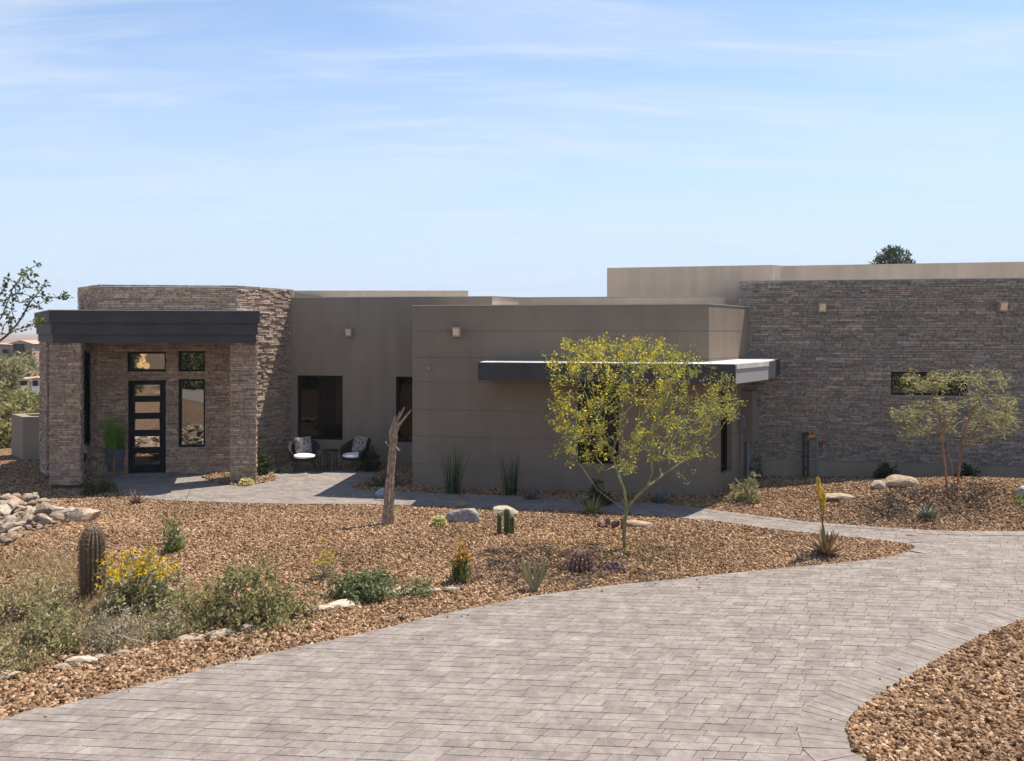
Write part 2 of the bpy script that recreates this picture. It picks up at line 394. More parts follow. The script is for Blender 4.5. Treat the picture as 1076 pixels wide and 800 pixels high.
# ------------------------------------------------------------------ house helpers
class Wall:
    def __init__(s, p0, p1):
        s.p0 = Vector(p0[:2]); s.p1 = Vector(p1[:2]); d = s.p1 - s.p0; s.L = d.length; s.t = d / s.L; s.n = Vector((s.t.y, -s.t.x))
    def pt(s, u, z, out=0):
        p = s.p0 + s.t * u + s.n * out; return Vector((p.x, p.y, z))
    def uz(s, px, py):
        k = (px - CX) / F
        Y = (s.p0.x * s.t.y - s.p0.y * s.t.x) / (k * s.t.y - s.t.x)
        u = (Vector((k * Y, Y)) - s.p0).dot(s.t); return u, H - (py - HY) * Y / F
    def hole(s, x0, y0, x1, y1):
        u0, za = s.uz(x0, y1); u1, zb = s.uz(x1, y0); return (u0, u1, za, zb)
    def box(s, mb, u0, u1, z0, z1, o0, o1, col=(1, 1, 1)):
        mb.box(s.pt((u0 + u1) / 2, (z0 + z1) / 2, (o0 + o1) / 2), s.t.to_3d(), s.n.to_3d(), Vector((0, 0, 1)), abs(u1 - u0) / 2, abs(o1 - o0) / 2, abs(z1 - z0) / 2, col)
def wall_mesh(mb, w, z0, z1, holes=(), th=.25, grooves=(), in0=None, in1=None, cap=True):
    us = sorted({0, w.L} | {h[0] for h in holes} | {h[1] for h in holes})
    zs = sorted({z0, z1} | {max(z0, h[2]) for h in holes} | {h[3] for h in holes} | {x for gq in grooves for x in (gq - .006, gq + .006)})
    def ishole(a, b):
        return any(h[0] - 1e-6 <= a < h[1] - 1e-6 and h[2] - 1e-6 <= b < h[3] - 1e-6 for h in holes)
    def inner(u, z):
        if u < 1e-6 and in0 is not None: return Vector((in0.x, in0.y, z))
        if u > w.L - 1e-6 and in1 is not None: return Vector((in1.x, in1.y, z))
        return w.pt(u, z, -th)
    for i in range(len(us) - 1):
        for j in range(len(zs) - 1):
            a, b, c, d = us[i], us[i + 1], zs[j], zs[j + 1]
            if ishole(a, c): continue
            gr = any(abs((c + d) / 2 - q) < .003 for q in grooves); o = -.013 if gr else 0
            mb.face([w.pt(a, c, o), w.pt(b, c, o), w.pt(b, d, o), w.pt(a, d, o)])
            mb.face([inner(b, c), inner(a, c), inner(a, d), inner(b, d)])
            if gr:
                mb.face([w.pt(a, c, 0), w.pt(b, c, 0), w.pt(b, c, o), w.pt(a, c, o)]); mb.face([w.pt(a, d, o), w.pt(b, d, o), w.pt(b, d, 0), w.pt(a, d, 0)])
            if j == len(zs) - 2: mb.face([w.pt(a, d), w.pt(b, d), inner(b, d), inner(a, d)])
            if i > 0 and ishole(us[i - 1], c): mb.face([w.pt(a, c), w.pt(a, d), inner(a, d), inner(a, c)])
            if i < len(us) - 2 and ishole(us[i + 1], c): mb.face([w.pt(b, d), w.pt(b, c), inner(b, c), inner(b, d)])
            if j > 0 and ishole(a, zs[j - 1]): mb.face([w.pt(b, c), w.pt(a, c), inner(a, c), inner(b, c)])
            if j < len(zs) - 2 and ishole(a, zs[j + 1]): mb.face([w.pt(a, d), w.pt(b, d), inner(b, d), inner(a, d)])
def loop_walls(poly):
    n = len(poly); ws = [Wall(poly[i], poly[(i + 1) % n]) for i in range(n)]; ins = []
    th = .25
    for i in range(n):
        a = ws[i - 1]; b = ws[i]; m_ = (a.n + b.n); m_.normalize(); k = th / max(.35, m_.dot(b.n)); ins.append(Vector(poly[i][:2]) - m_ * k)
    return ws, ins
STONE = [(0.349, 0.250, 0.178), (0.415, 0.303, 0.215), (0.294, 0.218, 0.163), (0.330, 0.254, 0.198), (0.462, 0.346, 0.245), (0.380, 0.286, 0.216), (0.269, 0.205, 0.157), (0.384, 0.269, 0.189), (0.346, 0.272, 0.219)]
STONE_GREY = [(0.239, 0.202, 0.170), (0.275, 0.230, 0.191), (0.205, 0.174, 0.147), (0.310, 0.250, 0.199), (0.254, 0.219, 0.186), (0.294, 0.227, 0.175), (0.223, 0.188, 0.156), (0.276, 0.238, 0.201), (0.350, 0.287, 0.230)]
def stone_face(mb, w, z0, z1, holes=(), pal=STONE, e0=0, e1=0, pr=.024, topz=None):
    z = z0
    while z < z1 - .01:
        rh = random.choice([.035, .045, .05, .06, .075])
        if z + rh > z1 - .03: rh = z1 - z
        u = -e0
        while u < w.L + e1 - .01:
            l = random.uniform(.09, .36) * (1.25 if rh > .055 else 1)
            ue = u + l
            if ue > w.L + e1 - .07: ue = w.L + e1
            cut = [(u, ue, z, z + rh)]
            for h in holes:
                nc = []
                for (a, b, c, d) in cut:
                    if b <= h[0] or a >= h[1] or d <= h[2] or c >= h[3]: nc.append((a, b, c, d)); continue
                    if a < h[0]: nc.append((a, h[0], c, d))
                    if b > h[1]: nc.append((h[1], b, c, d))
                    if c < h[2]: nc.append((max(a, h[0]), min(b, h[1]), c, h[2]))
                    if d > h[3]: nc.append((max(a, h[0]), min(b, h[1]), h[3], d))
                cut = nc
            col = jit(random.choice(pal), .12); p = pr * random.uniform(.55, 1.75)
            for (a, b, c, d) in cut:
                if b - a < .012 or d - c < .008: continue
                gx = .0045; q = []
                for (uu, zz) in ((a + gx, c + gx), (b - gx, c + gx), (b - gx, d - gx * .6), (a + gx, d - gx * .6)):
                    q.append(w.pt(uu, zz, p + random.uniform(-.007, .007)))
                bk = [w.pt(uu, zz, .0) for (uu, zz) in ((a + gx, c + gx), (b - gx, c + gx), (b - gx, d - gx * .6), (a + gx, d - gx * .6))]
                mb.add(q + bk, [(0, 1, 2, 3), (4, 5, 1, 0), (5, 6, 2, 1), (6, 7, 3, 2), (7, 4, 0, 3)], col)
            u = ue
        z += rh
HOUSE = thing('house', 'low modern desert house of grey brown stucco and stacked stone with flat roofs', 'house', (0, 22, 0))
def window(w, h, name='window', rec=.06, bars_u=(), bars_z=(), gl='glass', fw=.05, sill=False, parent=None):
    parent = parent or HOUSE; u0, u1, za, zb = h; mb = MB(); d0, d1 = -rec - .07, -rec
    w.box(mb, u0 - .01, u0 + fw, za - .01, zb + .01, d0, d1); w.box(mb, u1 - fw, u1 + .01, za - .01, zb + .01, d0, d1)
    w.box(mb, u0 + fw, u1 - fw, za - .01, za + fw, d0 + .002, d1 - .002); w.box(mb, u0 + fw, u1 - fw, zb - fw, zb + .01, d0 + .002, d1 - .002)
    for b in bars_u: w.box(mb, u0 + (u1 - u0) * b - .02, u0 + (u1 - u0) * b + .02, za + fw, zb - fw, d0 + .004, d1 - .004)
    o = mb.build(name, M['black_metal'], HOUSE)
    pm = MB(); pm.face([w.pt(u0 + fw - .005, za + fw - .005, -rec - .035), w.pt(u1 - fw + .005, za + fw - .005, -rec - .035), w.pt(u1 - fw + .005, zb - fw + .005, -rec - .035), w.pt(u0 + fw - .005, zb - fw + .005, -rec - .035)])
    pm.build('pane', M[gl], o)
    if sill:
        sm = MB(); w.box(sm, u0 - .04, u1 + .04, za - .06, za - .002, -rec, .075); sm.build('sill', M['concrete'], o)
    return o
def rooflab(poly, z, name='roof'):
    mb = MB(); c = sum((Vector(p[:2]) for p in poly), Vector((0, 0))) / len(poly)
    q = [Vector(p[:2]) + (c - Vector(p[:2])).normalized() * .14 for p in poly]
    mb.prism(q, z - .2, z); return mb.build(name, M['roofing'], HOUSE)

# ---- entry tower
T = [Vector((-11.93, 22.3)), Vector((-10.66, 20.9)), Vector((-7.28, 21.34)), Vector((-6.36, 23.34)), Vector((-6.36, 27)), Vector((-11.93, 27))]
ws, ins = loop_walls(T); ZT = 4.95
tower_holes = {0: [ws[0].hole(87, 369, 96.5, 467)],
    1: [ws[1].hole(135, 400, 174.5, 498), ws[1].hole(134.5, 370, 174.5, 390.5), ws[1].hole(188, 369, 215.5, 390.5), ws[1].hole(188, 398.5, 215.5, 470)]}
mb = MB()
for i, w in enumerate(ws): wall_mesh(mb, w, -.3, ZT - .05 - i * .001, tower_holes.get(i, ()), in0=ins[i], in1=ins[(i + 1) % 6])
mb.build('entry_wall', M['mortar'], HOUSE)
mb = MB()
for i in (0, 1, 2): stone_face(mb, ws[i], -.05, ZT, tower_holes.get(i, ()), STONE, .03, .03, pr=.03 if i < 2 else .045)
mb.build('entry_stonework', M['stone'], HOUSE)
rooflab(T, 4.6)
window(ws[0], tower_holes[0][0], rec=.05)
window(ws[1], tower_holes[1][1], rec=.05, gl='glass_bright'); window(ws[1], tower_holes[1][2], rec=.05, gl='glass_bright'); window(ws[1], tower_holes[1][3], rec=.05, gl='glass_bright')
# door
w = ws[1]; u0, u1, za, zb = tower_holes[1][0]
mb = MB(); rec = .08
w.box(mb, u0 - .005, u0 + .05, .03, zb + .005, -rec - .1, -.02); w.box(mb, u1 - .05, u1 + .005, .03, zb + .005, -rec - .1, -.02); w.box(mb, u0 + .05, u1 - .05, zb - .05, zb + .005, -rec - .1, -.022)
df = mb.build('door_frame', M['black_metal'], HOUSE)
mb = MB(); a0, a1 = u0 + .055, u1 - .055; lites = []
for k in range(5):
    ya = [404.8, 422.8, 440.8, 459, 477][k]; yb = ya + 11.5
    _, zt = w.uz(155, ya); _, zl = w.uz(155, yb); l0, _ = w.uz(140, 450); l1, _ = w.uz(167, 450); lites.append((l0, l1, zl, zt))
zb0 = .05; zt0 = zb - .055
w.box(mb, a0, lites[0][0], zb0, zt0, -rec - .06, -rec); w.box(mb, lites[0][1], a1, zb0, zt0, -rec - .06, -rec)
edges = [zt0] + [x for l in lites for x in (l[3], l[2])] + [zb0]
for k in range(0, len(edges), 2): w.box(mb, lites[0][0], lites[0][1], edges[k + 1], edges[k], -rec - .058, -rec - .002)
door = mb.build('door', M['black_metal'], HOUSE)
for l in lites:
    pm = MB(); pm.face([w.pt(l[0] - .01, l[2] - .01, -rec - .03), w.pt(l[1] + .01, l[2] - .01, -rec - .03), w.pt(l[1] + .01, l[3] + .01, -rec - .03), w.pt(l[0] - .01, l[3] + .01, -rec - .03)])
    pm.build('pane', M['glass_door'], door)
hm = MB(); hu = a1 - .1
hm.tube([w.pt(hu, .75, -rec + .06), w.pt(hu, 1.75, -rec + .06)], [.014, .014], 8); hm.tube([w.pt(hu, .85, -rec - .01), w.pt(hu, .85, -rec + .06)], [.01, .01], 6); hm.tube([w.pt(hu, 1.65, -rec - .01), w.pt(hu, 1.65, -rec + .06)], [.01, .01], 6)
hm.build('handle', M['black_metal'], door)
mb = MB(); w.box(mb, u0 - .1, u1 + .1, -.02, .05, -.22, .22); mb.build('door_step', M['concrete'], HOUSE)
# small speaker / vent on the chamfer wall
mb = MB(); u, z = ws[0].uz(91, 481); ws[0].box(mb, u - .09, u + .09, z - .1, z + .1, .02, .085); mb.build('wall_vent', M['black_metal'], HOUSE)

# ---- porch roof and columns
PR = [Vector((-10.82, 18.9)), Vector((-6.11, 19.6)), Vector((-6.90, 21.95)), Vector((-7.5, 22.5)), Vector((-11.0, 22.2)), Vector((-12.3, 23.2)), Vector((-13.17, 22.3))]
cen = sum(PR, Vector((0, 0))) / len(PR)
def inset(poly, d):
    n = len(poly); out = []
    for i in range(n):
        a = (poly[i] - poly[i - 1]).normalized(); b = (poly[(i + 1) % n] - poly[i]).normalized()
        na = Vector((-a.y, a.x)); nb = Vector((-b.y, b.x)); m_ = (na + nb).normalized(); out.append(poly[i] + m_ * (d / max(.4, m_.dot(na))))
    return out
mb = MB(); mb.prism(PR, 3.945, 4.235); mb.prism(inset(PR, .045), 3.665, 3.947); mb.prism(inset(PR, .085), 3.46, 3.667)
mb.build('porch_roof', M['trim_dark'], HOUSE)
mb = MB(); mb.prism(inset(PR, -.012), 4.232, 4.25); mb.build('porch_flashing', M['flashing'], HOUSE)
def column(poly, z0, z1, pad=None):
    mb = MB(); mb.prism(inset(poly, .03), z0 - .1, z1); c = mb.build('column', M['mortar'], HOUSE)
    sm = MB()
    for i in range(len(poly)): stone_face(sm, Wall(inset(poly, .03)[i], inset(poly, .03)[(i + 1) % len(poly)]), z0, z1, (), STONE, .025, .025, pr=.028)
    sm.build('stonework', M['stone'], c)
    if pad: pm = MB(); pm.prism(inset(poly, .06), pad[0], pad[1]); pm.build('footing', M['concrete'], c)
column([Vector((-10.92, 19.1)), Vector((-10.18, 19.1)), Vector((-10.46, 19.75)), Vector((-11.2, 19.75))], .11, 3.47, (-.15, .11))
column([Vector((-6.93, 19.9)), Vector((-6.28, 19.9)), Vector((-6.47, 20.5)), Vector((-7.12, 20.5))], .08, 3.47, (-.1, .08))
column([Vector((-12.27, 21.0)), Vector((-11.72, 20.38)), Vector((-11.3, 20.8)), Vector((-11.85, 21.42))], .1, 3.47, (-.15, .1))
# chandelier seen through the transom
ch = thing('chandelier', 'lit chandelier of warm glowing globes seen through the glass above the front door', 'chandelier', at(153, 376, 23.0))
mb = MB(); c0 = at(153, 376, 23.0); mb.tube([c0 + Vector((0, 0, .9)), c0], [.01, .01], 6)
globes = [at(150, 378.5, 23), at(147, 384, 23.1), at(154, 384.5, 22.9), at(151, 372, 23.2)]
for q in globes: mb.tube([c0, q], [.008, .008], 5)
mb.build('chandelier_frame', M['brass'], ch)
def uvs(mb, c, rx, ry, rz, nu=14, nv=8, col=(1, 1, 1), rot=None):
    c = Vector(c); vs = []; 
    for j in range(nv + 1):
        th = math.pi * j / nv
        for i in range(nu):
            p = Vector((rx * math.sin(th) * math.cos(2 * math.pi * i / nu), ry * math.sin(th) * math.sin(2 * math.pi * i / nu), rz * math.cos(th)))
            if rot: p = rot @ p
            vs.append(c + p)
    fs = [(j * nu + i, (j + 1) * nu + i, (j + 1) * nu + (i + 1) % nu, j * nu + (i + 1) % nu) for j in range(nv) for i in range(nu)]
    mb.add(vs, fs, col)
for q in globes:
    m2 = MB(); uvs(m2, q, .09, .09, .09); m2.build('globe', M['bulb'], ch, smooth=True)

# ---- main wing behind the patio
MW = [Vector((-6.62, 23.285)), Vector((-.55, 22.47)), Vector((.27, 23.3)), Vector((2.62, 22.95)), Vector((5.9, 22.4)), Vector((5.9, 30)), Vector((-6.62, 30))]
ws, ins = loop_walls(MW)
mh = [ws[0].hole(312, 395, 360, 462), ws[0].hole(416, 396, 441, 465)]
mb = MB()
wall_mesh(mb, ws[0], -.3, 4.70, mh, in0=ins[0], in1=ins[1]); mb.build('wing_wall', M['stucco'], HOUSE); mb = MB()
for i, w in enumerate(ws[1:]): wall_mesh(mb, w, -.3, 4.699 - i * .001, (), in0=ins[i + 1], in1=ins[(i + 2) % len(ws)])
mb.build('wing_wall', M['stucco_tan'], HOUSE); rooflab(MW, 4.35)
window(ws[0], mh[0], rec=.1); window(ws[0], mh[1], rec=.1)
w_main = ws[0]
mb = MB(); PB = [P(296, 27), P(492, 27), P(492, 27) + Vector((-.3, 2)), P(296, 27) + Vector((.0, 2))]; mb.prism(PB, 4.2, 5.10); mb.build('parapet', M['stucco_tan'], HOUSE)
# ---- high volume on the right
HV = [Vector((2.83, 24.1)), Vector((7.41, 23.0)), Vector((7.81, 23.3)), Vector((13.86, 21.9)), Vector((20, 20.5)), Vector((20, 32)), Vector((4.3, 32))]
ws, ins = loop_walls(HV); mb = MB()
for i, w in enumerate(ws): wall_mesh(mb, w, 3.8, 5.63 - i * .001, (), in0=ins[i], in1=ins[(i + 1) % len(ws)])
mb.build('upper_wall', M['stucco_tan'], HOUSE); rooflab(HV, 5.3)
# ---- projecting block
BL = [Vector((-2.41, 19.56)), Vector((4.46, 18.32)), Vector((6.08, 20.72)), Vector((5.7, 22.6)), Vector((-2.0, 22.8))]
ws, ins = loop_walls(BL); ZB = 4.352; gro = [3.75, 3.11, 2.52, 1.86, 1.22, .55]
bh = {0: [ws[0].hole(607, 399, 650, 487)], 1: [ws[1].hole(757.5, 408, 769, 499)]}
mb = MB()
for i, w in enumerate(ws): wall_mesh(mb, w, -.3, ZB - i * .001, bh.get(i, ()), grooves=gro if i < 2 else (), in0=ins[i], in1=ins[(i + 1) % len(ws)])
mb.build('block_wall', M['stucco_brown'], HOUSE); rooflab(BL, 4.05)
window(ws[0], bh[0][0], rec=.1, bars_u=(.5,)); window(ws[1], bh[1][0], rec=.12)
w_block, w_facet = ws[0], ws[1]
mb = MB(); u, z = w_block.uz(451, 386.5); c = w_block.pt(u, z, 0)
mb.tube([w_block.pt(u, z, -.01), w_block.pt(u, z, .03)], [.07, .06], 14); mb.build('wall_vent', M['galv'], HOUSE)
CP = [Vector((-.76, 18.1)), Vector((4.70, 17.0)), Vector((5.85, 18.5)), Vector((6.80, 20.52)), Vector((5.8, 20.9)), Vector((4.3, 18.9)), Vector((-.55, 19.7))]
mb = MB(); mb.prism(CP, 2.64, 3.03)
mb.build('canopy', M['trim_dark'], HOUSE)
mb = MB(); mb.prism(inset(CP, .03), 3.032, 3.055); mb.build('canopy_deck', M['canopy_top'], HOUSE)
wf = Wall(CP[1], CP[2]); mb = MB(); wf.box(mb, .0, wf.L, 2.642, 2.95, .0, .012); mb.build('canopy_fascia', M['canopy_side'], HOUSE); mb = MB(); wf.box(mb, 0, wf.L, 2.952, 3.05, 0, .03); mb.build('canopy_fascia', M['canopy_top'], HOUSE)
wc = Wall(CP[0], CP[1])
mb = MB(); wc.box(mb, .02, wc.L - .02, 2.955, 3.045, 0, .02); mb.build('canopy_fascia', M['trim_dark'], HOUSE)
# ---- stone wall on the right
SW = [Vector((5.86, 20.76)), Vector((12.4, 19.6)), Vector((20, 18.25)), Vector((20, 30)), Vector((6.85, 23.6))]
ws, ins = loop_walls(SW); zst = .49; ZS = 5.02
w_st = Wall(SW[0], SW[2]); w_st_in = None
sh = [w_st.hole(936, 391.5, 1016, 415)]
mb = MB(); wall_mesh(mb, w_st, -.3, ZS - .03, sh, in0=ins[0], in1=ins[2])
for i in (2, 3, 4): wall_mesh(mb, ws[i], -.3, ZS - .03 - i * .001, (), in0=ins[i], in1=ins[(i + 1) % 5])
mb.build('stone_wall_base', M['stucco'], HOUSE)
mb = MB(); w_st.box(mb, 0, w_st.L, zst, sh[0][2], 0, .006); w_st.box(mb, 0, w_st.L, sh[0][3], ZS - .04, 0, .006); w_st.box(mb, 0, sh[0][0], sh[0][2], sh[0][3], 0, .006); w_st.box(mb, sh[0][1], w_st.L, sh[0][2], sh[0][3], 0, .006)
mb.build('stone_backing', M['mortar'], HOUSE)
mb = MB(); stone_face(mb, w_st, zst, ZS, sh, STONE_GREY, .03, 0); stone_face(mb, ws[4], 3.9, ZS, (), STONE_GREY, 0, .03)
mb.build('right_stonework', M['stone'], HOUSE)
mb = MB(); w_st.box(mb, .0, w_st.L, ZS + .004, ZS + .024, -.2, .035); mb.build('wall_cap', M['flashing'], HOUSE)
rooflab(SW, 4.55); window(w_st, sh[0], rec=.04, sill=True, gl='glass_bright')

def caps(name, ws_, z, skip=()):
    mb = MB()
    for i, w in enumerate(ws_):
        if i in skip: continue
        w.box(mb, -.012, w.L + .012, z + .002 + i * .0006, z + .022 + i * .0006, -.27, .014)
    mb.build(name, M['flashing'], HOUSE)
caps('parapet_cap', loop_walls(BL)[0][:2], ZB); caps('parapet_cap', loop_walls(MW)[0][:4], 4.70)
# ---- wall lights
def wall_light(w, px, py, label):
    u, z = w.uz(px, py); t = thing('wall_light', label, 'wall light', w.pt(u, z, .0), 'wall lights on the house')
    mb = MB(); w.box(mb, u - .075, u + .075, z - .1, z + .1, 0, .03); mb.build('mount_plate', M['galv'], t)
    mb = MB(); q = [(-.095, .12, .0), (.095, .12, .0), (.095, -.12, .0), (-.095, -.12, .0)]
    a = [w.pt(u + x, z + y, .031) for x, y, _ in q]; b = [w.pt(u + x * .95, z + y * .95, .2 if y > 0 else .15) for x, y, _ in q]
    mb.add(a + b, [(0, 1, 2, 3), (7, 6, 5, 4), (0, 4, 5, 1), (1, 5, 6, 2), (2, 6, 7, 3), (3, 7, 4, 0)]); mb.build('lamp_shade', M['copper'], t)
    mb = MB(); b2 = [w.pt(u + x * .7, z + y * .7, (.2 if y > 0 else .15) + .006) for x, y, _ in q]; mb.face([b2[3], b2[2], b2[1], b2[0]]); mb.build('lens', M['lens'], t)
wall_light(w_main, 368, 349.5, 'copper box wall light on the grey stucco wall above the patio window')
wall_light(w_block, 481, 349, 'copper box wall light high on the brown projecting stucco block')
wall_light(w_st, 863, 323.5, 'copper box wall light on the dark stone wall above the water pipes')
wall_light(w_st, 1052, 322.5, 'copper box wall light on the dark stone wall right of the long narrow window')

# ------------------------------------------------------------------ utilities
u, zt = w_facet.uz(779, 433)
t = thing('utility_cabinet', 'tall brown electrical cabinet mounted between the stucco block and the stone wall', 'electrical cabinet', w_facet.pt(u, 1.0))
mb = MB(); L0 = w_facet.L; w_facet.box(mb, L0 - .62, L0 - .08, .98, 2.25, .003, .26); mb.build('cabinet_box', M['cabinet'], t)
mb = MB(); w_facet.box(mb, L0 - .60, L0 - .10, 1.0, 2.23, .262, .275); d = mb.build('cabinet_door', M['cabinet'], t)
mb = MB(); q0 = w_facet.pt(L0 - .2, 1.95, .276); mb.tube([q0, q0 + w_facet.n.to_3d() * .09], [.085, .075], 14); mb.build('meter', M['galv'], t)
mb = MB()
for du, r in ((.5, .035), (.36, .025), (.2, .03)): mb.tube([w_facet.pt(L0 - du, .98, .12), w_facet.pt(L0 - du, -.1, .12)], [r, r], 8)
mb.build('conduit', M['galv'], t)
t = thing('conduit_riser', 'thin grey conduit with a round topped box beside the brown cabinet', 'conduit', w_facet.pt(L0 - .85, 0, .1))
mb = MB(); mb.tube([w_facet.pt(L0 - .82, -.1, .08), w_facet.pt(L0 - .82, 1.35, .08)], [.025, .025], 8); mb.build('conduit', M['galv'], t)
mb = MB(); w_facet.box(mb, L0 - .9, L0 - .74, 1.33, 1.62, .01, .15); mb.tube([w_facet.pt(L0 - .82, 1.62, .08), w_facet.pt(L0 - .82, 1.7, .08)], [.075, .03], 10); mb.build('junction_box', M['galv'], t)
def wp(px, py, o): u, z = w_st.uz(px, py); return w_st.pt(u, z, o)
t = thing('water_manifold', 'black water riser pipes with brass valves against the stone wall', 'water pipes', wp(844, 506, .1))
mb = MB(); a = wp(843.5, 455, .12); b = wp(843.5, 520, .12); mb.tube([b, a], [.026, .026], 8)
a2 = wp(849, 456, .12); mb.tube([wp(848, 520, .14), wp(848, 462, .14)], [.024, .024], 8); mb.tube([a, a2], [.035, .035], 8); mb.build('riser', M['pipe'], t)
mb = MB(); mb.tube([wp(848, 459, .15), wp(855, 457.5, .15)], [.045, .035], 8); mb.tube([wp(849.5, 459, .16), wp(849.5, 452, .16)], [.02, .02], 6); mb.build('valve', M['brass'], t)
for px, py in ((846, 466), (846, 478), (846, 490)):
    m2 = MB(); m2.tube([wp(px - 3, py, .13), wp(px + 2.5, py, .13)], [.036, .036], 8); m2.build('coupling', M['pipe'], t)
mb = MB(); mb.tube([wp(855, 457.5, .15), wp(857, 458, .15), wp(857, 463, .15), wp(857, 522, .15)], [.02, .02, .02, .02], 8); mb.build('drop_pipe', M['galv'], t)
t = thing('hose_bib', 'small red handled hose tap on the stone wall right of the water pipes', 'hose tap', wp(865, 467, .03))
mb = MB(); mb.tube([wp(864.5, 467, .02), wp(864.5, 467, .14)], [.02, .02], 8); mb.tube([wp(864.5, 467, .12), wp(864.5, 470, .14)], [.02, .018], 8); mb.build('spout', M['brass'], t)
mb = MB(); mb.tube([wp(864.5, 464.5, .12), wp(864.5, 463.5, .12)], [.05, .05], 10); mb.tube([wp(864.5, 467, .12), wp(864.5, 464, .12)], [.012, .012], 6); mb.build('handle', M['red'], t)

# low stucco enclosure left of the porch
a, b = fl(24, 483), fl(12, 478)
t = thing('low_stucco_enclosure', 'low square tan stucco enclosure left of the porch columns', 'enclosure', (a.x, a.y, 0))
wA = Wall(b, a); c = a + Vector((2.2, .25)); d = b + Vector((2.2, .6)); q = [b, a, c, d]
mb = MB(); ww, ii = loop_walls(q)
for i, w in enumerate(ww): wall_mesh(mb, w, -.3, 1.24, (), in0=ii[i], in1=ii[(i + 1) % 4])
mb.build('wall', M['stucco'], t)
mb = MB(); mb.prism(inset(q, .26), -.2, .9); mb.build('inner_floor', M['mortar'], t)

# ------------------------------------------------------------------ patio furniture
def make_chair():
    t = thing('lounge_chair', 'x', 'chair', (0, 0, 0), 'wicker chairs on the patio')
    mb = MB(); na = 25; vs = []; prof = []
    for i in range(na):
        th = R(-125 + 250 * i / (na - 1)); k = (math.cos(th * .72) + .1) / 1.1
        top = .50 + .34 * max(0, k) ** 1.4; r1 = .42 + .03 * max(0, k); r0 = .30
        dx, dy = math.sin(th), math.cos(th)
        for (r, z) in ((r0, .30), (r0 + .07, .36), (r1 - .03, top - .03), (r1 - .015, top), (r1 - .055, top), (r1 - .075, top - .04), (r0 + .03, .40), (r0 - .04, .36)): vs.append(Vector((dx * r, dy * r, z)))
    m_ = 8; fs = [(i * m_ + j, (i + 1) * m_ + j, (i + 1) * m_ + (j + 1) % m_, i * m_ + (j + 1) % m_) for i in range(na - 1) for j in range(m_)]
    fs += [tuple(range(m_)), tuple((na - 1) * m_ + j for j in range(m_ - 1, -1, -1))]; mb.add(vs, fs); mb.build('shell', M['wicker'], t, smooth=True)
    mb = MB(); mb.tube([(0, 0, .285), (0, 0, .335)], [.33, .35], 20); mb.build('seat_base', M['wicker'], t)
    mb = MB(); uvs(mb, (0, -.04, .40), .31, .32, .07, 24, 8); mb.build('seat_cushion', M['cushion'], t, smooth=True)
    for sx in (-1, 1):
        for sy in (-1, 1):
            m2 = MB(); m2.tube([(sx * .22, sy * .22, .30), (sx * .30, sy * .29, 0)], [.015, .012], 8); m2.build('leg', M['black_metal'], t)
    return t
def make_pillow():
    mb = MB(); n = 12; vs = []
    for s in (1, -1):
        for j in range(n + 1):
            for i in range(n + 1):
                x = i / n * 2 - 1; z = j / n * 2 - 1
                k = (max(0, 1 - x * x) * max(0, 1 - z * z)) ** .4
                vs.append(Vector((x * (.22 - .02 * (1 - abs(z)) ** 0 * (1 - z * z) * 0), s * .075 * k, z * .22)))
    m_ = (n + 1); fs = []
    for s in range(2):
        for j in range(n):
            for i in range(n):
                f = (s * m_ * m_ + j * m_ + i, s * m_ * m_ + j * m_ + i + 1, s * m_ * m_ + (j + 1) * m_ + i + 1, s * m_ * m_ + (j + 1) * m_ + i); fs.append(f if s else f[::-1])
    mb.add(vs, fs); return mb
proto = make_chair(); pil0 = None
for k, (px, py, rz, lab, plab) in enumerate([(319.5, 498, R(22), 'dark wicker tub chair with white seat, nearest the stone wall', 'grey patterned cushion on the chair nearest the stone wall'),
                                     (373, 497, R(-28), 'dark wicker tub chair with white seat, right of the small side tables', 'grey patterned cushion on the chair right of the side tables')]):
    c = proto if k == 0 else copy_tree(proto); p = fl(px, py); p.y += .3; p.x *= p.y / (p.y - .3)
    c.location = (p.x, p.y, .028); c.rotation_euler = (0, 0, rz); c['label'] = lab
    if pil0 is None: pil0 = make_pillow().build('throw_pillow', M['pillow'], smooth=True); q = pil0
    else: q = pil0.copy(); COL.objects.link(q)
    off = Matrix.Rotation(rz, 3, 'Z') @ Vector((0, .19, 0)); q.location = (p.x + off.x, p.y + off.y, .028 + .66)
    q.rotation_euler = (R(-16), R(-4 if k == 0 else 5), rz); tag(q, plab, 'pillow', 'patterned cushions on the patio chairs')
for k, (px, py, hgt, r, lab) in enumerate([(339.5, 498, .46, .2, 'lower black metal side table nested between the chairs'), (346, 496.5, .54, .23, 'taller black metal side table nested between the chairs')]):
    p = fl(px, py); p.y += .15; t = thing('side_table', lab, 'side table', (p.x, p.y, .028), 'nesting side tables')
    mb = MB(); mb.tube([(p.x, p.y, .028 + hgt - .02), (p.x, p.y, .028 + hgt)], [r, r], 24); mb.build('table_top', M['black_metal'], t)
    for a in (45, 135, 225, 315):
        m2 = MB(); x, y = p.x + r * .85 * math.cos(R(a)), p.y + r * .85 * math.sin(R(a)); m2.tube([(x, y, .03), (x, y, .03 + hgt - .02)], [.012, .012], 6); m2.build('leg', M['black_metal'], t)

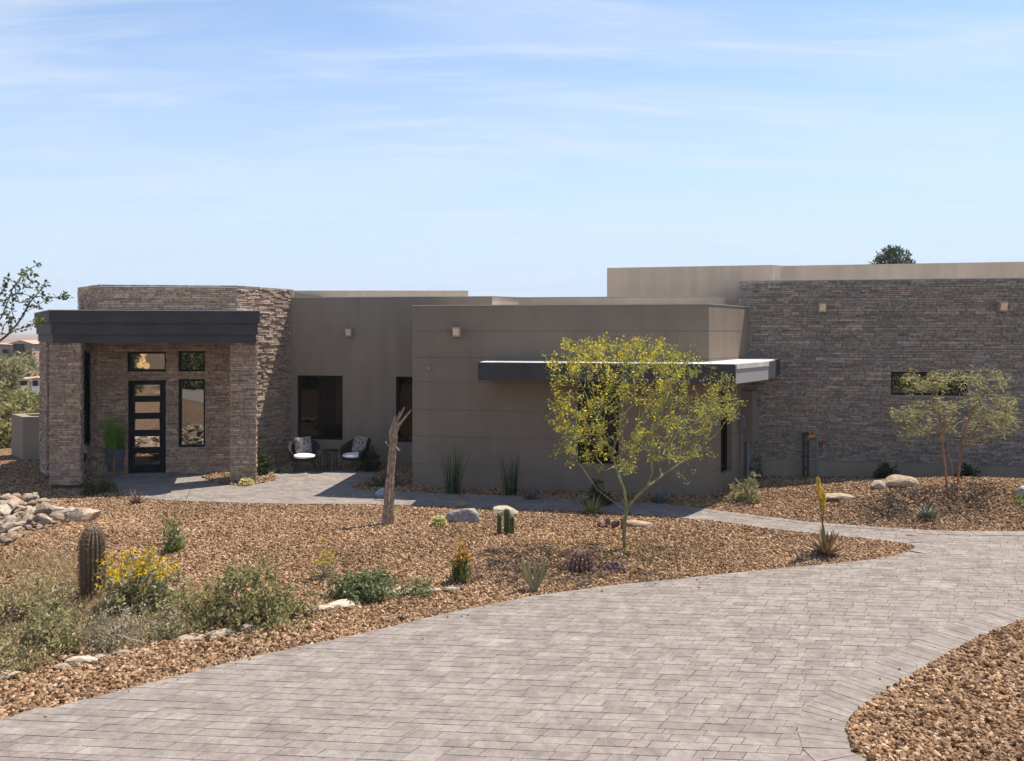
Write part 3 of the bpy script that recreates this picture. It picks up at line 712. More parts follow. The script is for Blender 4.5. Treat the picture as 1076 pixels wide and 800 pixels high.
# ------------------------------------------------------------------ plants
def leafq(mb, p, d, L, W, col, n=None):
    d = d.normalized()
    if n is None: n = Vector((random.gauss(0, 1), random.gauss(0, 1), random.gauss(0, 1)))
    s = d.cross(n)
    if s.length < 1e-4: s = Vector((1, 0, 0))
    s.normalize()
    mb.face([p, p + d * L * .45 + s * W * .5, p + d * L, p + d * L * .45 - s * W * .5], col)
def rdir(up=0):
    v = Vector((random.gauss(0, 1), random.gauss(0, 1), random.gauss(0, 1) + up)); return v.normalized()
def grow(seeds, attr, step, jitter=.25, sag=0.0, rootpen=.0):
    """seeds: list of (pos, parent index); attr: points to reach. returns positions and parents"""
    pos = [Vector(p) for p, _ in seeds]; par = [q for _, q in seeds]
    cap = len(pos) + len(attr) * 60; A = np.zeros((cap, 3)); n = len(pos); A[:n] = np.array([tuple(p) for p in pos])
    cost = np.zeros(cap); 
    for i in range(n): cost[i] = 0 if par[i] < 0 else cost[par[i]] + (pos[i] - pos[par[i]]).length
    root = pos[0]
    for a in sorted(attr, key=lambda q: (q - root).length):
        d = np.sqrt(((A[:n] - np.array(a)) ** 2).sum(1)) + rootpen * cost[:n]; i = int(d.argmin())
        s = pos[i]; v = a - s; L = v.length; k = max(1, int(L / step)); last = i
        bend = rdir() * L * .12
        for j in range(1, k + 1):
            t = j / k
            q = s + v * t + bend * math.sin(t * math.pi) + Vector((0, 0, -sag * L * t * t)) + (rdir() * step * jitter if j < k else Vector((0, 0, 0)))
            pos.append(q); par.append(last); A[n] = q; cost[n] = cost[last] + step; last = n; n += 1
            if n >= cap - 1: return pos, par
    return pos, par
def tree_mesh(pos, par, rtip, expo, cols, rmax=None, sides=5):
    n = len(pos); cnt = [0] * n; ch = [0] * n
    for i in range(n):
        if par[i] >= 0: ch[par[i]] += 1
    for i in range(n - 1, -1, -1):
        if ch[i] == 0: cnt[i] += 1
        if par[i] >= 0: cnt[par[i]] += cnt[i]
    r = [min(rmax or 9, rtip * c ** expo) for c in cnt]
    mb = MB()
    for i in range(n):
        p = par[i]
        if p < 0: continue
        f = min(1, r[i] / (rtip * 4)); c = cols[0] if f > .8 else cols[-1] if f < .35 else cols[len(cols) // 2]
        r0 = min(r[p], r[i] * 1.35)
        mb.tube([pos[p], pos[i]], [r0, r[i]], sides if r[i] > rtip * 2.5 else 3, jit(c, .1), cap=False)
    return mb, r, cnt
def dome(c, rx, ry, h, n, lump=.3, shell=.5, zmin=.06, seed=0):
    out = []
    while len(out) < n:
        d = rdir(); d.z = abs(d.z)
        k = 1 + lump * mnoise.noise(Vector((d.x * 2 + seed, d.y * 2, d.z * 2)))  * 1.6
        r = random.random() ** shell * k
        p = Vector((d.x * rx * r, d.y * ry * r, max(zmin * h, d.z * h * r))); out.append(c + p)
    return out
def shrub(name, label, cat, c, rx, h, leafcols, n=120, leafL=.05, leafW=.02, leaves=10, wood=((.16, .13, .10),), flower=None, fn=0, group=None, ry=None, step=.09, lump=.35, sag=0, fl_size=.035, shell=.45, rt=.0035, upl=.4):
    c = Vector(c); t = thing(name, label, cat, c, group); seed = random.random() * 50
    leaves = int(leaves * 1.7 + .5); leafL *= 1.3; leafW *= 1.45
    A = dome(c, rx, ry or rx, h, n, lump, shell, seed=seed)
    seeds = [(c - Vector((0, 0, .05)), -1)]
    for k in range(6):
        a = 2 * math.pi * k / 6 + random.random(); seeds.append((c + Vector((math.cos(a) * rx * .12, math.sin(a) * rx * .12, h * .12)), 0))
    pos, par = grow(seeds, A, step, rootpen=.35, sag=sag)
    mb, r, cnt = tree_mesh(pos, par, rt, .42, wood, sides=4); mb.build('stems', M['wood'], t)
    fm = MB(); flm = MB()
    for i, p in enumerate(pos):
        if cnt[i] > 5: continue
        for _ in range(leaves):
            q = p + rdir() * random.random() * step * .9
            if q.z < c.z + .01: q.z = c.z + .01 + random.random() * .03
            leafq(fm, q, rdir(upl), leafL * random.uniform(.6, 1.3), leafW * random.uniform(.7, 1.3), jit(random.choice(leafcols), .22))
        if flower and cnt[i] == 1 and (p.z - c.z) > h * .42 and random.random() < fn:
            for _ in range(7):
                q = p + Vector((random.gauss(0, 1), random.gauss(0, 1), abs(random.gauss(0, 1)))) * .04 + Vector((0, 0, .04))
                for _ in range(2): leafq(flm, q, rdir(.2), fl_size, fl_size, jit(random.choice(flower), .12))
    fm.build('foliage', M['leaf'], t)
    if flm.f: flm.build('flowers', M['leaf'], t, kind='stuff')
    return t
def tuft(name, label, cat, c, r, h, n, cols, W=.012, spread=.35, group=None, stiff=.8, mat_='leaf', seg=4):
    c = Vector(c); fm = MB()
    for _ in range(n):
        a = random.random() * 6.28; b0 = c + Vector((math.cos(a), math.sin(a), 0)) * r * .45 * math.sqrt(random.random())
        lean = Vector((math.cos(a), math.sin(a), 0)) * spread * random.random() + Vector((random.gauss(0, .06), random.gauss(0, .06), 0))
        hh = h * random.uniform(.55, 1.0); wv = Vector((-math.sin(a + 1), math.cos(a + 1), 0)) * W * .5; col = jit(random.choice(cols), .2); prev = None
        for k in range(seg + 1):
            t = k / seg; q = b0 + Vector((0, 0, hh * (t - (1 - stiff) * .35 * t * t))) + lean * hh * (t ** 1.6)
            w_ = wv * (1 - t * .85)
            if prev: fm.face([prev[0], prev[1], q + w_, q - w_], col)
            prev = (q - w_, q + w_)
    o = fm.build(name, M[mat_], org=c); return tag(o, label, cat, group)
def agave(name, label, cat, c, r, h, n, cols, W=.06, curl=.25, group=None, up=.5, root=None):
    c = Vector(c); fm = MB()
    for k in range(n):
        a = k * 2.399 + random.uniform(-.2, .2); t_ = (k + .5) / n; el = R(12 + 76 * (1 - (1 - t_) ** 1.0) * up * 1.3 + random.uniform(-6, 6)); el = min(el, R(86))
        L = math.hypot(r * math.cos(el), h * math.sin(el)) * random.uniform(.85, 1.1); d = Vector((math.cos(a) * math.cos(el), math.sin(a) * math.cos(el), math.sin(el)))
        s = Vector((-math.sin(a), math.cos(a), 0)); nrm = s.cross(d) * -1; col = jit(random.choice(cols), .14); prev = None; seg = 6
        for j in range(seg + 1):
            t = j / seg; wd = W * .5 * (.75 + .6 * t - 1.35 * t * t) if t < 1 else .001; wd = max(wd, .0015)
            q = c + d * L * t + nrm * (-curl * L * t * t * .5) + Vector((0, 0, .02)); th = .022 * (1 - t) + .002
            ring = [q - s * wd + nrm * wd * .5, q - nrm * th * .6, q + s * wd + nrm * wd * .5, q + nrm * th * .25]
            if prev:
                for m_ in range(4): fm.face([prev[m_], prev[(m_ + 1) % 4], ring[(m_ + 1) % 4], ring[m_]], col)
            prev = ring
    if root is not None: return fm.build('leaves', M['succulent'], root)
    o = fm.build(name, M['succulent'], org=c); return tag(o, label, cat, group)
def ribbed(c, base_r, h, prof, ribs, col, depth=.12, lean=Vector((0, 0, 0)), nv=22, spine=.03, spcol=(.5, .4, .28), spn=1.0, sm=None):
    mb = MB(); sp = sm or MB(); nu = ribs * 6; vs = []; c = Vector(c)
    for j in range(nv + 1):
        t = j / nv; r = base_r * prof(t)
        for i in range(nu):
            a = 2 * math.pi * i / nu; k = 1 - depth * (.5 - .5 * math.cos(a * ribs)) ; rr = r * k
            vs.append(c + Vector((math.cos(a) * rr, math.sin(a) * rr, h * t)) + lean * t * t)
    fs = [(j * nu + i, j * nu + (i + 1) % nu, (j + 1) * nu + (i + 1) % nu, (j + 1) * nu + i) for j in range(nv) for i in range(nu)]
    for f in fs: mb.add([], [], col); 
    i0 = len(mb.v); mb.v += [tuple(v) for v in vs]
    for f in fs:
        i = f[0] % nu; rib = (i % 6) in (0, 5); mb.f.append(tuple(x + i0 for x in f)); mb.c.append(jit(col if rib else tuple(x * .72 for x in col), .06))
    mb.f.append(tuple(i0 + nv * nu + i for i in range(nu))); mb.c.append(col)
    rows = int(h / .05)
    for kk in range(ribs):
        a = 2 * math.pi * kk / ribs
        for j in range(rows):
            t = (j + .5 + random.uniform(-.2, .2)) / rows; r = base_r * prof(t); q = c + Vector((math.cos(a) * r, math.sin(a) * r, h * t)) + lean * t * t
            for _ in range(int(4 * spn)):
                o = Vector((math.cos(a), math.sin(a), random.uniform(-.3, .6))) + rdir() * .8; leafq(sp, q, o, spine * random.uniform(.6, 1.3), .0065, jit(spcol, .2))
    return mb, sp
def boulder_mesh(seed, cols, sub=3, cuts=9, flat=.8, deep=.55):
    rnd = random.Random(seed); import bmesh
    bm = bmesh.new(); bmesh.ops.create_icosphere(bm, subdivisions=sub, radius=1)
    pl = []
    for _ in range(cuts):
        d = Vector((rnd.gauss(0, 1), rnd.gauss(0, 1), rnd.gauss(0, 1))).normalized(); pl.append((d, rnd.uniform(deep, deep + .3)))
    for v in bm.verts:
        p = v.co.copy()
        for d, o in pl:
            s = p.dot(d)
            if s > o: p -= d * (s - o) * .92
        p *= 1 + .06 * mnoise.noise(p * 2.5 + Vector((seed, 0, 0))) + .03 * mnoise.noise(p * 7)
        p.z *= flat; v.co = p
    me = bpy.data.meshes.new('boulder'); bm.to_mesh(me); bm.free()
    a = me.attributes.new('Col', 'FLOAT_COLOR', 'FACE'); c = np.ones((len(me.polygons), 4), dtype=np.float32)
    base = np.array(rnd.choice(cols)); c[:, :3] = base; a.data.foreach_set('color', c.ravel()); me.materials.append(M['rock']); return me
TAN = [(0.410, 0.320, 0.226), (0.377, 0.280, 0.195), (0.443, 0.360, 0.273)]; GREY = [(.26, .235, .225), (.30, .27, .25)]
def boulder(name, label, c, sx, sy, sz, rz, seed, cols, cat='boulder', group=None, tilt=(0, 0), sub=3):
    o = bpy.data.objects.new(name, boulder_mesh(seed, cols, sub)); COL.objects.link(o); o.location = Vector(c) + Vector((0, 0, sz * .35)); o.scale = (sx, sy, sz); o.rotation_euler = (tilt[0], tilt[1], rz)
    return tag(o, label, cat, group)

# ---- palo verde tree by the walkway
def px_pts(lst, Y0): return [at(x, y, Y0 + dy) for x, y, dy in lst]
base = g(657, 578); base_pv = base.copy(); Y0 = base.y
limbs = [[(657, 579, 0), (655.5, 565, .02), (656, 550, 0), (658, 536, 0)],
         [(658, 536, 0), (648, 530, -.1), (637, 522, -.2), (626, 513, -.3), (617, 499, -.4), (607, 485, -.5), (597, 470, -.6)],
         [(658, 536, 0), (656, 517, .1), (649, 497, .15), (643, 478, .1), (632, 450, 0), (618, 420, -.2), (604, 390, -.3)],
         [(650, 499, .15), (660, 484, .4), (668, 462, .6), (672, 430, .8), (676, 400, .9)],
         [(658, 536, 0), (666, 525, -.05), (680, 512, -.1), (685, 497, -.15), (683, 470, -.3), (690, 440, -.5), (702, 405, -.6)],
         [(680, 512, -.1), (696, 500, .1), (716, 486, .2), (738, 470, .3), (757, 452, .3)],
         [(643, 478, .1), (650, 455, -.4), (655, 425, -.7), (652, 395, -.8)]]
seeds = []; 
def add_limb(pts):
    p = px_pts(pts, Y0)
    if not seeds: seeds.append((p[0], -1)); last = 0
    else: last = min(range(len(seeds)), key=lambda i: (seeds[i][0] - p[0]).length)
    for a, b in zip(p[:-1], p[1:]):
        for k in (1, 2): seeds.append((a.lerp(b, k / 2), last)); last = len(seeds) - 1
for l in limbs: add_limb(l)
random.seed(21)
A = []
env = [(600, 372, 24, 22), (640, 385, 42, 32), (690, 395, 42, 32), (620, 420, 42, 34), (670, 425, 58, 44), (725, 425, 42, 34), (650, 465, 60, 32), (705, 462, 42, 26), (612, 455, 26, 26), (755, 430, 22, 18), (660, 368, 40, 16), (705, 378, 24, 20)]
for k in range(840):
    ex, ey, rx, ry = random.choice(env); a = random.random() * 6.28; rr = math.sqrt(random.random())
    A.append(at(ex + math.cos(a) * rx * rr, ey + math.sin(a) * ry * rr, Y0 + random.uniform(-1.25, 1.25) * (1 - rr * .45)))
for q in [(580, 365, 0), (573, 374, .2), (600, 355, .1), (612, 360, -.2), (627, 352, .2), (650, 352, -.1), (668, 358, .3), (679, 357, -.3), (694, 359, .2), (715, 362, 0), (760, 395, .1), (776, 405, .1), (781, 424, .2), (770, 432, .1), (585, 398, -.2), (576, 424, -.1), (588, 430, .3), (586, 470, -.3), (583, 478, -.2), (750, 478, .3), (728, 496, .3), (722, 506, .25), (598, 488, -.5)]: A.append(at(q[0], q[1], Y0 + q[2]))
fork = at(658, 520, Y0)
for k in range(95):
    ex, ey, rx, ry = random.choice(env); a = random.uniform(math.pi * .85, math.pi * 2.15); p = at(ex + math.cos(a) * rx * .85, ey + math.sin(a) * ry * .85, Y0 + random.uniform(-.9, .9))
    d = ((p - fork).normalized() * .75 + Vector((0, 0, .55)) + rdir() * .3).normalized(); ln = random.uniform(.15, .5)
    for q in range(1, 4): A.append(p + d * ln * q / 3)
def crown_top(px): return 353 + 26 * abs(mnoise.noise(Vector((px / 13.0, .3, 7)))) + max(0, px - 712) * .7 + max(0, 602 - px) * .55
A = [q for q in A if crown_top(CX + q.x * F / q.y) < HY + (H - q.z) * F / q.y and 571 < CX + q.x * F / q.y < 791]
pos, par = grow(seeds, A, .1, jitter=.25, rootpen=.2)
t = thing('palo_verde_tree', 'slender green stemmed tree in yellow bloom beside the walkway', 'tree', base)
mb, r, cnt = tree_mesh(pos, par, .0034, .38, ((.22, .20, .09), (.24, .23, .09), (.24, .24, .08)), sides=7); mb.build('trunk', M['wood'], t)
fm = MB(); flm = MB()
for i, p in enumerate(pos):
    if cnt[i] > 6 or i < len(seeds): continue
    for _ in range(9):
        leafq(fm, p + rdir() * .06, rdir(.5), random.uniform(.03, .06), .019, jit(random.choice([(.32, .33, .07), (.38, .37, .08), (.25, .27, .06), (.42, .38, .10)]), .2))
    hgt = (p.z - base.z) / 3.4
    if random.random() < .55 * hgt * (1.05 - .6 * (p.x - base.x)):
        for _ in range(4): leafq(flm, p + rdir() * .07, rdir(), random.uniform(.03, .05), .04, jit(random.choice([(.74, .58, .05), (.66, .56, .06), (.72, .50, .03)]), .1))
fm.build('foliage', M['leaf'], t); flm.build('flowers', M['leaf'], t, kind='stuff')

# ---- feathery tree by the stone wall
base = g(1000, 512); Y0 = base.y; seeds = []
for l in [[(995, 513, 0), (993, 490, 0), (990, 465, 0), (988, 440, .05), (985, 420, .1), (978, 405, .1)]]: add_limb(l)
s2 = len(seeds)
pp = px_pts([(1006, 513, .1), (1008, 490, .1), (1011, 470, .1), (1014, 450, .05), (1022, 430, -.1), (1035, 412, -.2)], Y0)
seeds.append((pp[0], -1)); last = len(seeds) - 1
for a, b in zip(pp[:-1], pp[1:]):
    for k in (1, 2): seeds.append((a.lerp(b, k / 2), last)); last = len(seeds) - 1
pp = px_pts([(1003, 512, .15), (1001, 492, .2), (997, 478, .3), (995, 462, .3)], Y0); seeds.append((pp[0], -1)); last = len(seeds) - 1
for q in pp[1:]: seeds.append((q, last)); last = len(seeds) - 1
env = [(965, 402, 26, 9), (1000, 400, 30, 10), (1035, 400, 28, 10), (952, 436, 16, 7), (975, 445, 28, 14), (1010, 425, 34, 14), (1045, 425, 24, 16), (1030, 450, 30, 14), (1058, 440, 10, 14), (985, 425, 24, 10), (1022, 466, 16, 5), (965, 455, 18, 6)]
A = []; random.seed(5)
for k in range(300):
    ex, ey, rx, ry = random.choice(env); a = random.random() * 6.28; rr = math.sqrt(random.random()); A.append(at(ex + math.cos(a) * rx * rr, ey + math.sin(a) * ry * rr, Y0 + random.uniform(-.9, .7) * (1 - rr * .4)))
for q in [(938, 434), (942, 440), (1066, 425), (1068, 448), (1060, 455), (958, 390), (1040, 388), (1022, 386)]: A.append(at(q[0], q[1], Y0 + random.uniform(-.3, .3)))
pos, par = grow(seeds, A, .12, jitter=.2, rootpen=.15)
t = thing('acacia_tree', 'feathery pale green tree with two orange brown trunks before the stone wall', 'tree', base)
root_ = []
for i in range(len(pos)): root_.append(i if par[i] < 0 else root_[par[i]])
for rt_ in sorted(set(root_)):
    idx = [i for i in range(len(pos)) if root_[i] == rt_]; mp_ = {a: b for b, a in enumerate(idx)}
    mb, r, c_ = tree_mesh([pos[i] for i in idx], [mp_[par[i]] if par[i] >= 0 else -1 for i in idx], .0045, .42, ((.30, .15, .08), (.24, .13, .075), (.20, .15, .08)), sides=7); mb.build('trunk', M['wood'], t)
mb, r, cnt = tree_mesh(pos, par, .0045, .42, ((.3, .15, .08),))
fm = MB()
for i, p in enumerate(pos):
    if cnt[i] > 4 or p.z < base.z + 1.1: continue
    for _ in range(9):
        d = rdir(-.2); d.z *= .5; q = p + rdir() * .07; c = jit(random.choice([(.30, .29, .11), (.38, .35, .15), (.22, .22, .09), (.33, .33, .17), (.46, .41, .20)]), .2)
        leafq(fm, q, d, random.uniform(.08, .15), .022, c)
fm.build('foliage', M['leaf'], t)

# ---- overhanging tree at the left edge
random.seed(11); b0 = Vector((-8.6, 10.6, gz(-8.6, 10.6))); t = thing('desert_tree', 'sparse leafy tree leaning into the view at the left edge', 'tree', b0); Y0 = 10.4
seeds = [(b0, -1)]
for k, q in enumerate([(-8.55, 10.6, .8), (-8.35, 10.55, 1.5), (-8.0, 10.5, 2.1), (-7.7, 10.45, 2.7), (-7.35, 10.42, 3.15), tuple(at(-20, 372, Y0))]): seeds.append((Vector(q), k))
k = len(seeds) - 1
def chain(lst, start):
    last = start
    for x, y, dy in lst: seeds.append((at(x, y, Y0 + dy), last)); last = len(seeds) - 1
    return last
j1 = chain([(-5, 362, 0), (8, 352, 0), (18, 341, .05), (26, 328, .05), (32, 317, .05), (40, 308, .1), (46, 302, .1)], k)
chain([(-8, 345, .2), (2, 333, .2), (8, 318, .25), (14, 302, .25), (22, 291, .3), (32, 282, .3), (40, 278, .3)], k)
chain([(26, 328, .05), (38, 322, -.05), (48, 315, -.1), (53, 313, -.1), (62, 312.5, -.1), (70, 311, -.1)], j1 - 2)
chain([(18, 346, -.1), (28, 343, -.15), (36, 340, -.2), (41, 338, -.2)], j1 - 5)
chain([(2, 350, .1), (4, 342, .1), (9, 337, .1)], j1 - 5)
chain([(-10, 320, .4), (0, 311, .4), (6, 300, .4), (10, 294, .4)], k)
chain([(-30, 350, .2), (-45, 320, .3), (-55, 280, .3), (-60, 240, .2)], k)
A = []
for q in [(38, 303), (44, 309), (35, 312), (30, 320), (28, 316), (46, 299), (20, 318), (14, 312), (12, 325), (22, 308), (28, 300), (30, 292), (24, 288), (36, 290), (28, 283), (16, 300), (8, 296), (4, 305), (2, 318), (15, 335), (6, 328), (12, 346), (4, 322), (20, 297), (34, 297), (10, 310)]: A.append(at(q[0], q[1], Y0 + random.uniform(-.2, .4)))
for _ in range(140):
    a = rdir(); A.append(Vector((-8.9 + a.x * 1.0, 10.7 + a.y * 1.3, 4.6 + a.z * 1.2)))
pos, par = grow(seeds, A, .09, rootpen=.1)
mb, r, cnt = tree_mesh(pos, par, .005, .42, ((.10, .085, .07), (.11, .095, .08), (.13, .12, .08)), rmax=.12); mb.build('trunk', M['wood'], t)
fm = MB()
tips = {i for i in range(len(pos)) if cnt[i] <= 2 and i > 6}
for i in tips:
    for _ in range(9 if cnt[i] == 1 else 5):
        leafq(fm, pos[i] + rdir() * .035, rdir(.1), random.uniform(.045, .075), .034, jit(random.choice([(.07, .10, .04), (.10, .14, .06), (.05, .075, .03), (.16, .17, .07)]), .2))
q = at(41, 338, 10.2)
for _ in range(45): leafq(fm, q + rdir() * .045, rdir(), .05, .03, jit((.26, .25, .10), .2))
q = at(70, 311, 10.3)
for _ in range(14): leafq(fm, q + rdir() * .04, rdir(), .06, .03, jit((.08, .11, .04), .2))
fm.build('foliage', M['leaf'], t)

# ---- conifer behind the roof
random.seed(3); b0 = Vector(((938 - CX) / F * 42, 42, gz(19, 42))); t = thing('pine_tree', 'dark green pine crown rising behind the roof of the house', 'tree', b0)
top = at(938, 262, 42); seeds = [(b0, -1)]; 
for k in range(1, 9): seeds.append((b0.lerp(top - Vector((0, 0, .7)), k / 8), k - 1))
A = []
for _ in range(150):
    a = rdir(); A.append(top + Vector((a.x * .95, a.y * .95, -1.5 + a.z * 1.35 * (1 if a.z < 0 else 1.05))))
pos, par = grow(seeds, A, .22); mb, r, cnt = tree_mesh(pos, par, .012, .42, ((.10, .07, .05),), rmax=.16); mb.build('trunk', M['wood'], t)
fm = MB()
for i in range(9, len(pos)):
    for _ in range(22): leafq(fm, pos[i] + rdir() * .2, rdir(.4), .26, .07, jit(random.choice([(.045, .075, .04), (.07, .10, .055), (.10, .12, .07)]), .2))
fm.build('foliage', M['leaf'], t)

# ---- dead trunk
random.seed(9); b0 = g(407, 552); Y0 = b0.y; t = thing('dead_cactus_trunk', 'bare weathered cactus skeleton trunk standing in the gravel', 'dead trunk', b0)
mb = MB(); path = [(407, 556, 7.5), (407.5, 545, 7.6), (408.5, 530, 7.2), (409, 515, 6.2), (410, 500, 5.4), (411.5, 485, 5.2), (413, 470, 4.8), (414.5, 458, 4.2), (415, 450, 3.2)]
nu = 28; vs = []; pts = []
for i in range(len(path) - 1):
    for k in range(5): pts.append(tuple(path[i][m_] + (path[i + 1][m_] - path[i][m_]) * k / 5 for m_ in range(3)))
pts.append(path[-1])
for j, (x, y, w_) in enumerate(pts):
    c = at(x, y, Y0); rr = w_ / F * Y0 * .74
    for i in range(nu):
        a = 6.2832 * i / nu; k = 1 + .16 * math.cos(a * 9 + .5 * math.sin(j * .3)) + .16 * mnoise.noise(Vector((math.cos(a) * 2, math.sin(a) * 2, j * .16)))
        vs.append(c + Vector((math.cos(a) * rr * k, math.sin(a) * rr * k, 0)))
n = len(pts); i0 = 0; mb.v = [tuple(v) for v in vs]
for j in range(n - 1):
    for i in range(nu): mb.f.append((j * nu + i, j * nu + (i + 1) % nu, (j + 1) * nu + (i + 1) % nu, (j + 1) * nu + i)); mb.c.append(jit(random.choice([(.30, .215, .155), (.22, .155, .11), (.37, .28, .21)]), .18))
mb.f.append(tuple((n - 1) * nu + i for i in range(nu))); mb.c.append((.3, .2, .15)); mb.build('trunk', M['wood'], t)
mb = MB()
for l in [[(414, 462, 2.6), (416, 446, 1.8), (421, 436, 1.2), (425, 428, .6)], [(415, 456, 2.2), (419, 447, 1.5), (427, 437, 1), (432, 431, .5)], [(413, 460, 2), (415, 445, 1.3), (420, 433, .7)], [(412, 468, 2), (411, 456, 2.6), (412, 448, 2.2), (415, 438, .6)], [(416, 470, 1.2), (420, 474, .9), (421, 471, .5)], [(410, 470, 1), (406, 466, .7), (405, 464, .4)]]:
    mb.tube([at(x, y, Y0) for x, y, _ in l], [w_ / F * Y0 for *_, w_ in l], 6, (.30, .22, .17))
mb.build('branch', M['wood'], t)

# ---- cacti
def cactus(name, label, px, py, r, h, prof, ribs, col, spcol, spn=1, spine=.03, cat='cactus', depth=.14, lean=(0, 0, 0), group=None):
    c = g(px, py); t = thing(name, label, cat, c, group); mb, sp = ribbed(c - Vector((0, 0, .03)), r, h, prof, ribs, col, depth, Vector(lean), spine=spine, spcol=spcol, spn=spn)
    mb.build('stem', M['succulent'], t, smooth=False); sp.build('spines', M['wood'], t, kind='stuff'); return t
barrel = lambda t: (.80 + .20 * min(1, t * 4)) * (1 if t < .72 else math.sqrt(max(.004, 1 - ((t - .72) / .28) ** 2)))
ball = lambda t: math.sqrt(max(.003, 1 - (t * 1.55 - .55) ** 2))
random.seed(31)
cactus('barrel_cactus', 'tall brown ribbed barrel cactus left of the yellow flowering bush', 97, 629, .165, 1.06, barrel, 18, (.17, .12, .075), (.30, .19, .12), 1.8, .036)
cactus('barrel_cactus', 'round pinkish brown barrel cactus near the driveway edge', 610.5, 599, .185, .33, ball, 16, (.14, .085, .06), (.58, .34, .26), 3, .045)
cactus('golden_barrel_cactus', 'small golden barrel cactus beside the grey boulder', 461, 554, .135, .235, ball, 18, (.20, .20, .06), (.85, .74, .32), 4, .045, group='golden barrel cacti')
cactus('golden_barrel_cactus', 'golden barrel cactus at the foot of the right porch column', 259, 511, .15, .22, ball, 18, (.24, .22, .06), (.85, .74, .30), 4, .045, group='golden barrel cacti')
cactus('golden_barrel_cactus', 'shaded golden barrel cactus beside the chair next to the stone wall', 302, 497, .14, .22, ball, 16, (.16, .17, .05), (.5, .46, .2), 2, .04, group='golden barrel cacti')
c = g(530, 561); t = thing('column_cactus', 'clump of three green column cacti in the gravel', 'cactus', c); spm = MB()
colp = lambda t: 1 if t < .85 else math.sqrt(max(.01, 1 - ((t - .85) / .15) ** 2))
for x, y, r_, h_ in ((524.5, 561, .042, .40), (532.5, 560.5, .055, .48), (538, 561.5, .042, .36)):
    q = g(x, y); q.y += random.uniform(-.05, .05); mb, spm = ribbed(q - Vector((0, 0, .02)), r_, h_, colp, 7, (.085, .11, .05), .3, spine=.02, spcol=(.4, .36, .22), spn=.6, sm=spm); mb.build('stem', M['succulent'], t)
spm.build('spines', M['wood'], t, kind='stuff')
c = g(561, 621); Y0 = c.y; t = thing('candelabra_cactus', 'branching olive candelabra cactus at the driveway edge', 'cactus', c); mb = MB(); random.seed(8)
for l in [[(561, 622, 4), (557, 612, 3.4), (553, 602, 3), (549.5, 590, 2.4), (549, 586, 1.2)], [(558, 614, 3), (556, 600, 2.8), (554.5, 590, 2), (555, 586, 1)], [(561, 622, 4), (563, 610, 3), (562, 598, 2.6), (561.5, 588, 1.2)], [(561, 621, 4), (567, 611, 3.4), (570, 600, 3), (572, 589, 1.6), (572.5, 586, 1)], [(566, 612, 3), (571, 606, 2.8), (575, 594, 2), (575.5, 588, 1)], [(557, 612, 3), (551.5, 607, 2.4), (550, 598, 1.5)], [(562, 612, 2.6), (566.5, 600, 2.4), (566.8, 592, 1.2)]]:
    dy = random.uniform(-.12, .12); mb.tube([at(x, y, Y0 + dy * k / 3) for k, (x, y, _) in enumerate(l)], [w_ / F * Y0 * .72 for *_, w_ in l], 8, jit((.32, .26, .13), .15))
mb.build('stem', M['succulent'], t)
# prickly pear bits (purple) beside the tree
for nm, px, py, s, col, lab in (('prickly_pear', 650, 556, .13, (.17, .075, .09), 'small purple prickly pear beside the green tree trunk'), ('prickly_pear', 634, 555, .12, (.26, .15, .115), 'small dried pinkish prickly pear left of the purple one')):
    c = g(px, py); mb = MB()
    for k in range(7):
        a = random.random() * 6.28; e = Vector((math.cos(a) * s * .7, math.sin(a) * s * .3, s * random.uniform(.3, 1.2))); rm = Matrix.Rotation(random.uniform(-.6, .6), 3, 'Y') @ Matrix.Rotation(random.random() * 3, 3, 'Z'); uvs(mb, c + e, s * .42, s * .09, s * .55, 12, 8, jit(col, .25), rm)
    tag(mb.build(nm, M['succulent'], org=c, smooth=True), lab, 'cactus')
c = g(646, 598); mb = MB()
for k in range(46):
    a = random.random() * 6.28; rr_ = random.random() ** .5; q = c + Vector((math.cos(a) * .2 * rr_, math.sin(a) * .14 * rr_, .02 + .07 * (1 - rr_))); uvs(mb, q, .026, .026, .035, 7, 5, jit((.26, .15, .13), .25))
    for _ in range(10): leafq(mb, q, rdir(.6), .05, .006, (.45, .3, .27))
tag(mb.build('hedgehog_cactus', M['succulent'], org=c, smooth=True), 'low reddish clump of small cactus balls near the tree base', 'cactus')

# ---- agaves, yuccas, aloes
random.seed(12)
agave('yucca', 'spiky sunlit green yucca at the walkway edge left of the tree', 'yucca', g(623, 541), .38, .42, 46, [(.17, .18, .07), (.24, .24, .11), (.12, .14, .06)], .035, .1, up=.62)
agave('agave', 'small pale agave behind the grey boulder', 'agave', g(486, 535), .2, .26, 14, [(.34, .33, .2), (.25, .27, .15)], .04, .1, up=.55)
agave('agave', 'bluish agave on the mound before the feathery tree', 'agave', g(975, 545), .26, .34, 22, [(.20, .22, .15), (.25, .26, .18)], .06, .1, up=.5)
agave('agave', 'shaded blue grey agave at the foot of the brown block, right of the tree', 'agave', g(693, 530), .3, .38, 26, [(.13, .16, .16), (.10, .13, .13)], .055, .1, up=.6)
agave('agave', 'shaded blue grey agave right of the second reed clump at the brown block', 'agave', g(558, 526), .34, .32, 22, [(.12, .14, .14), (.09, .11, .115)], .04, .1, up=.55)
agave('aloe', 'small reddish aloe in the gravel before the porch', 'aloe', g(143, 530), .26, .36, 18, [(.20, .12, .09), (.16, .13, .08), (.25, .17, .12)], .045, .05, up=.62)
c = g(868, 585); t = thing('flowering_aloe', 'spiky brown green aloe with two tall yellow flower spikes by the walkway', 'aloe', c)
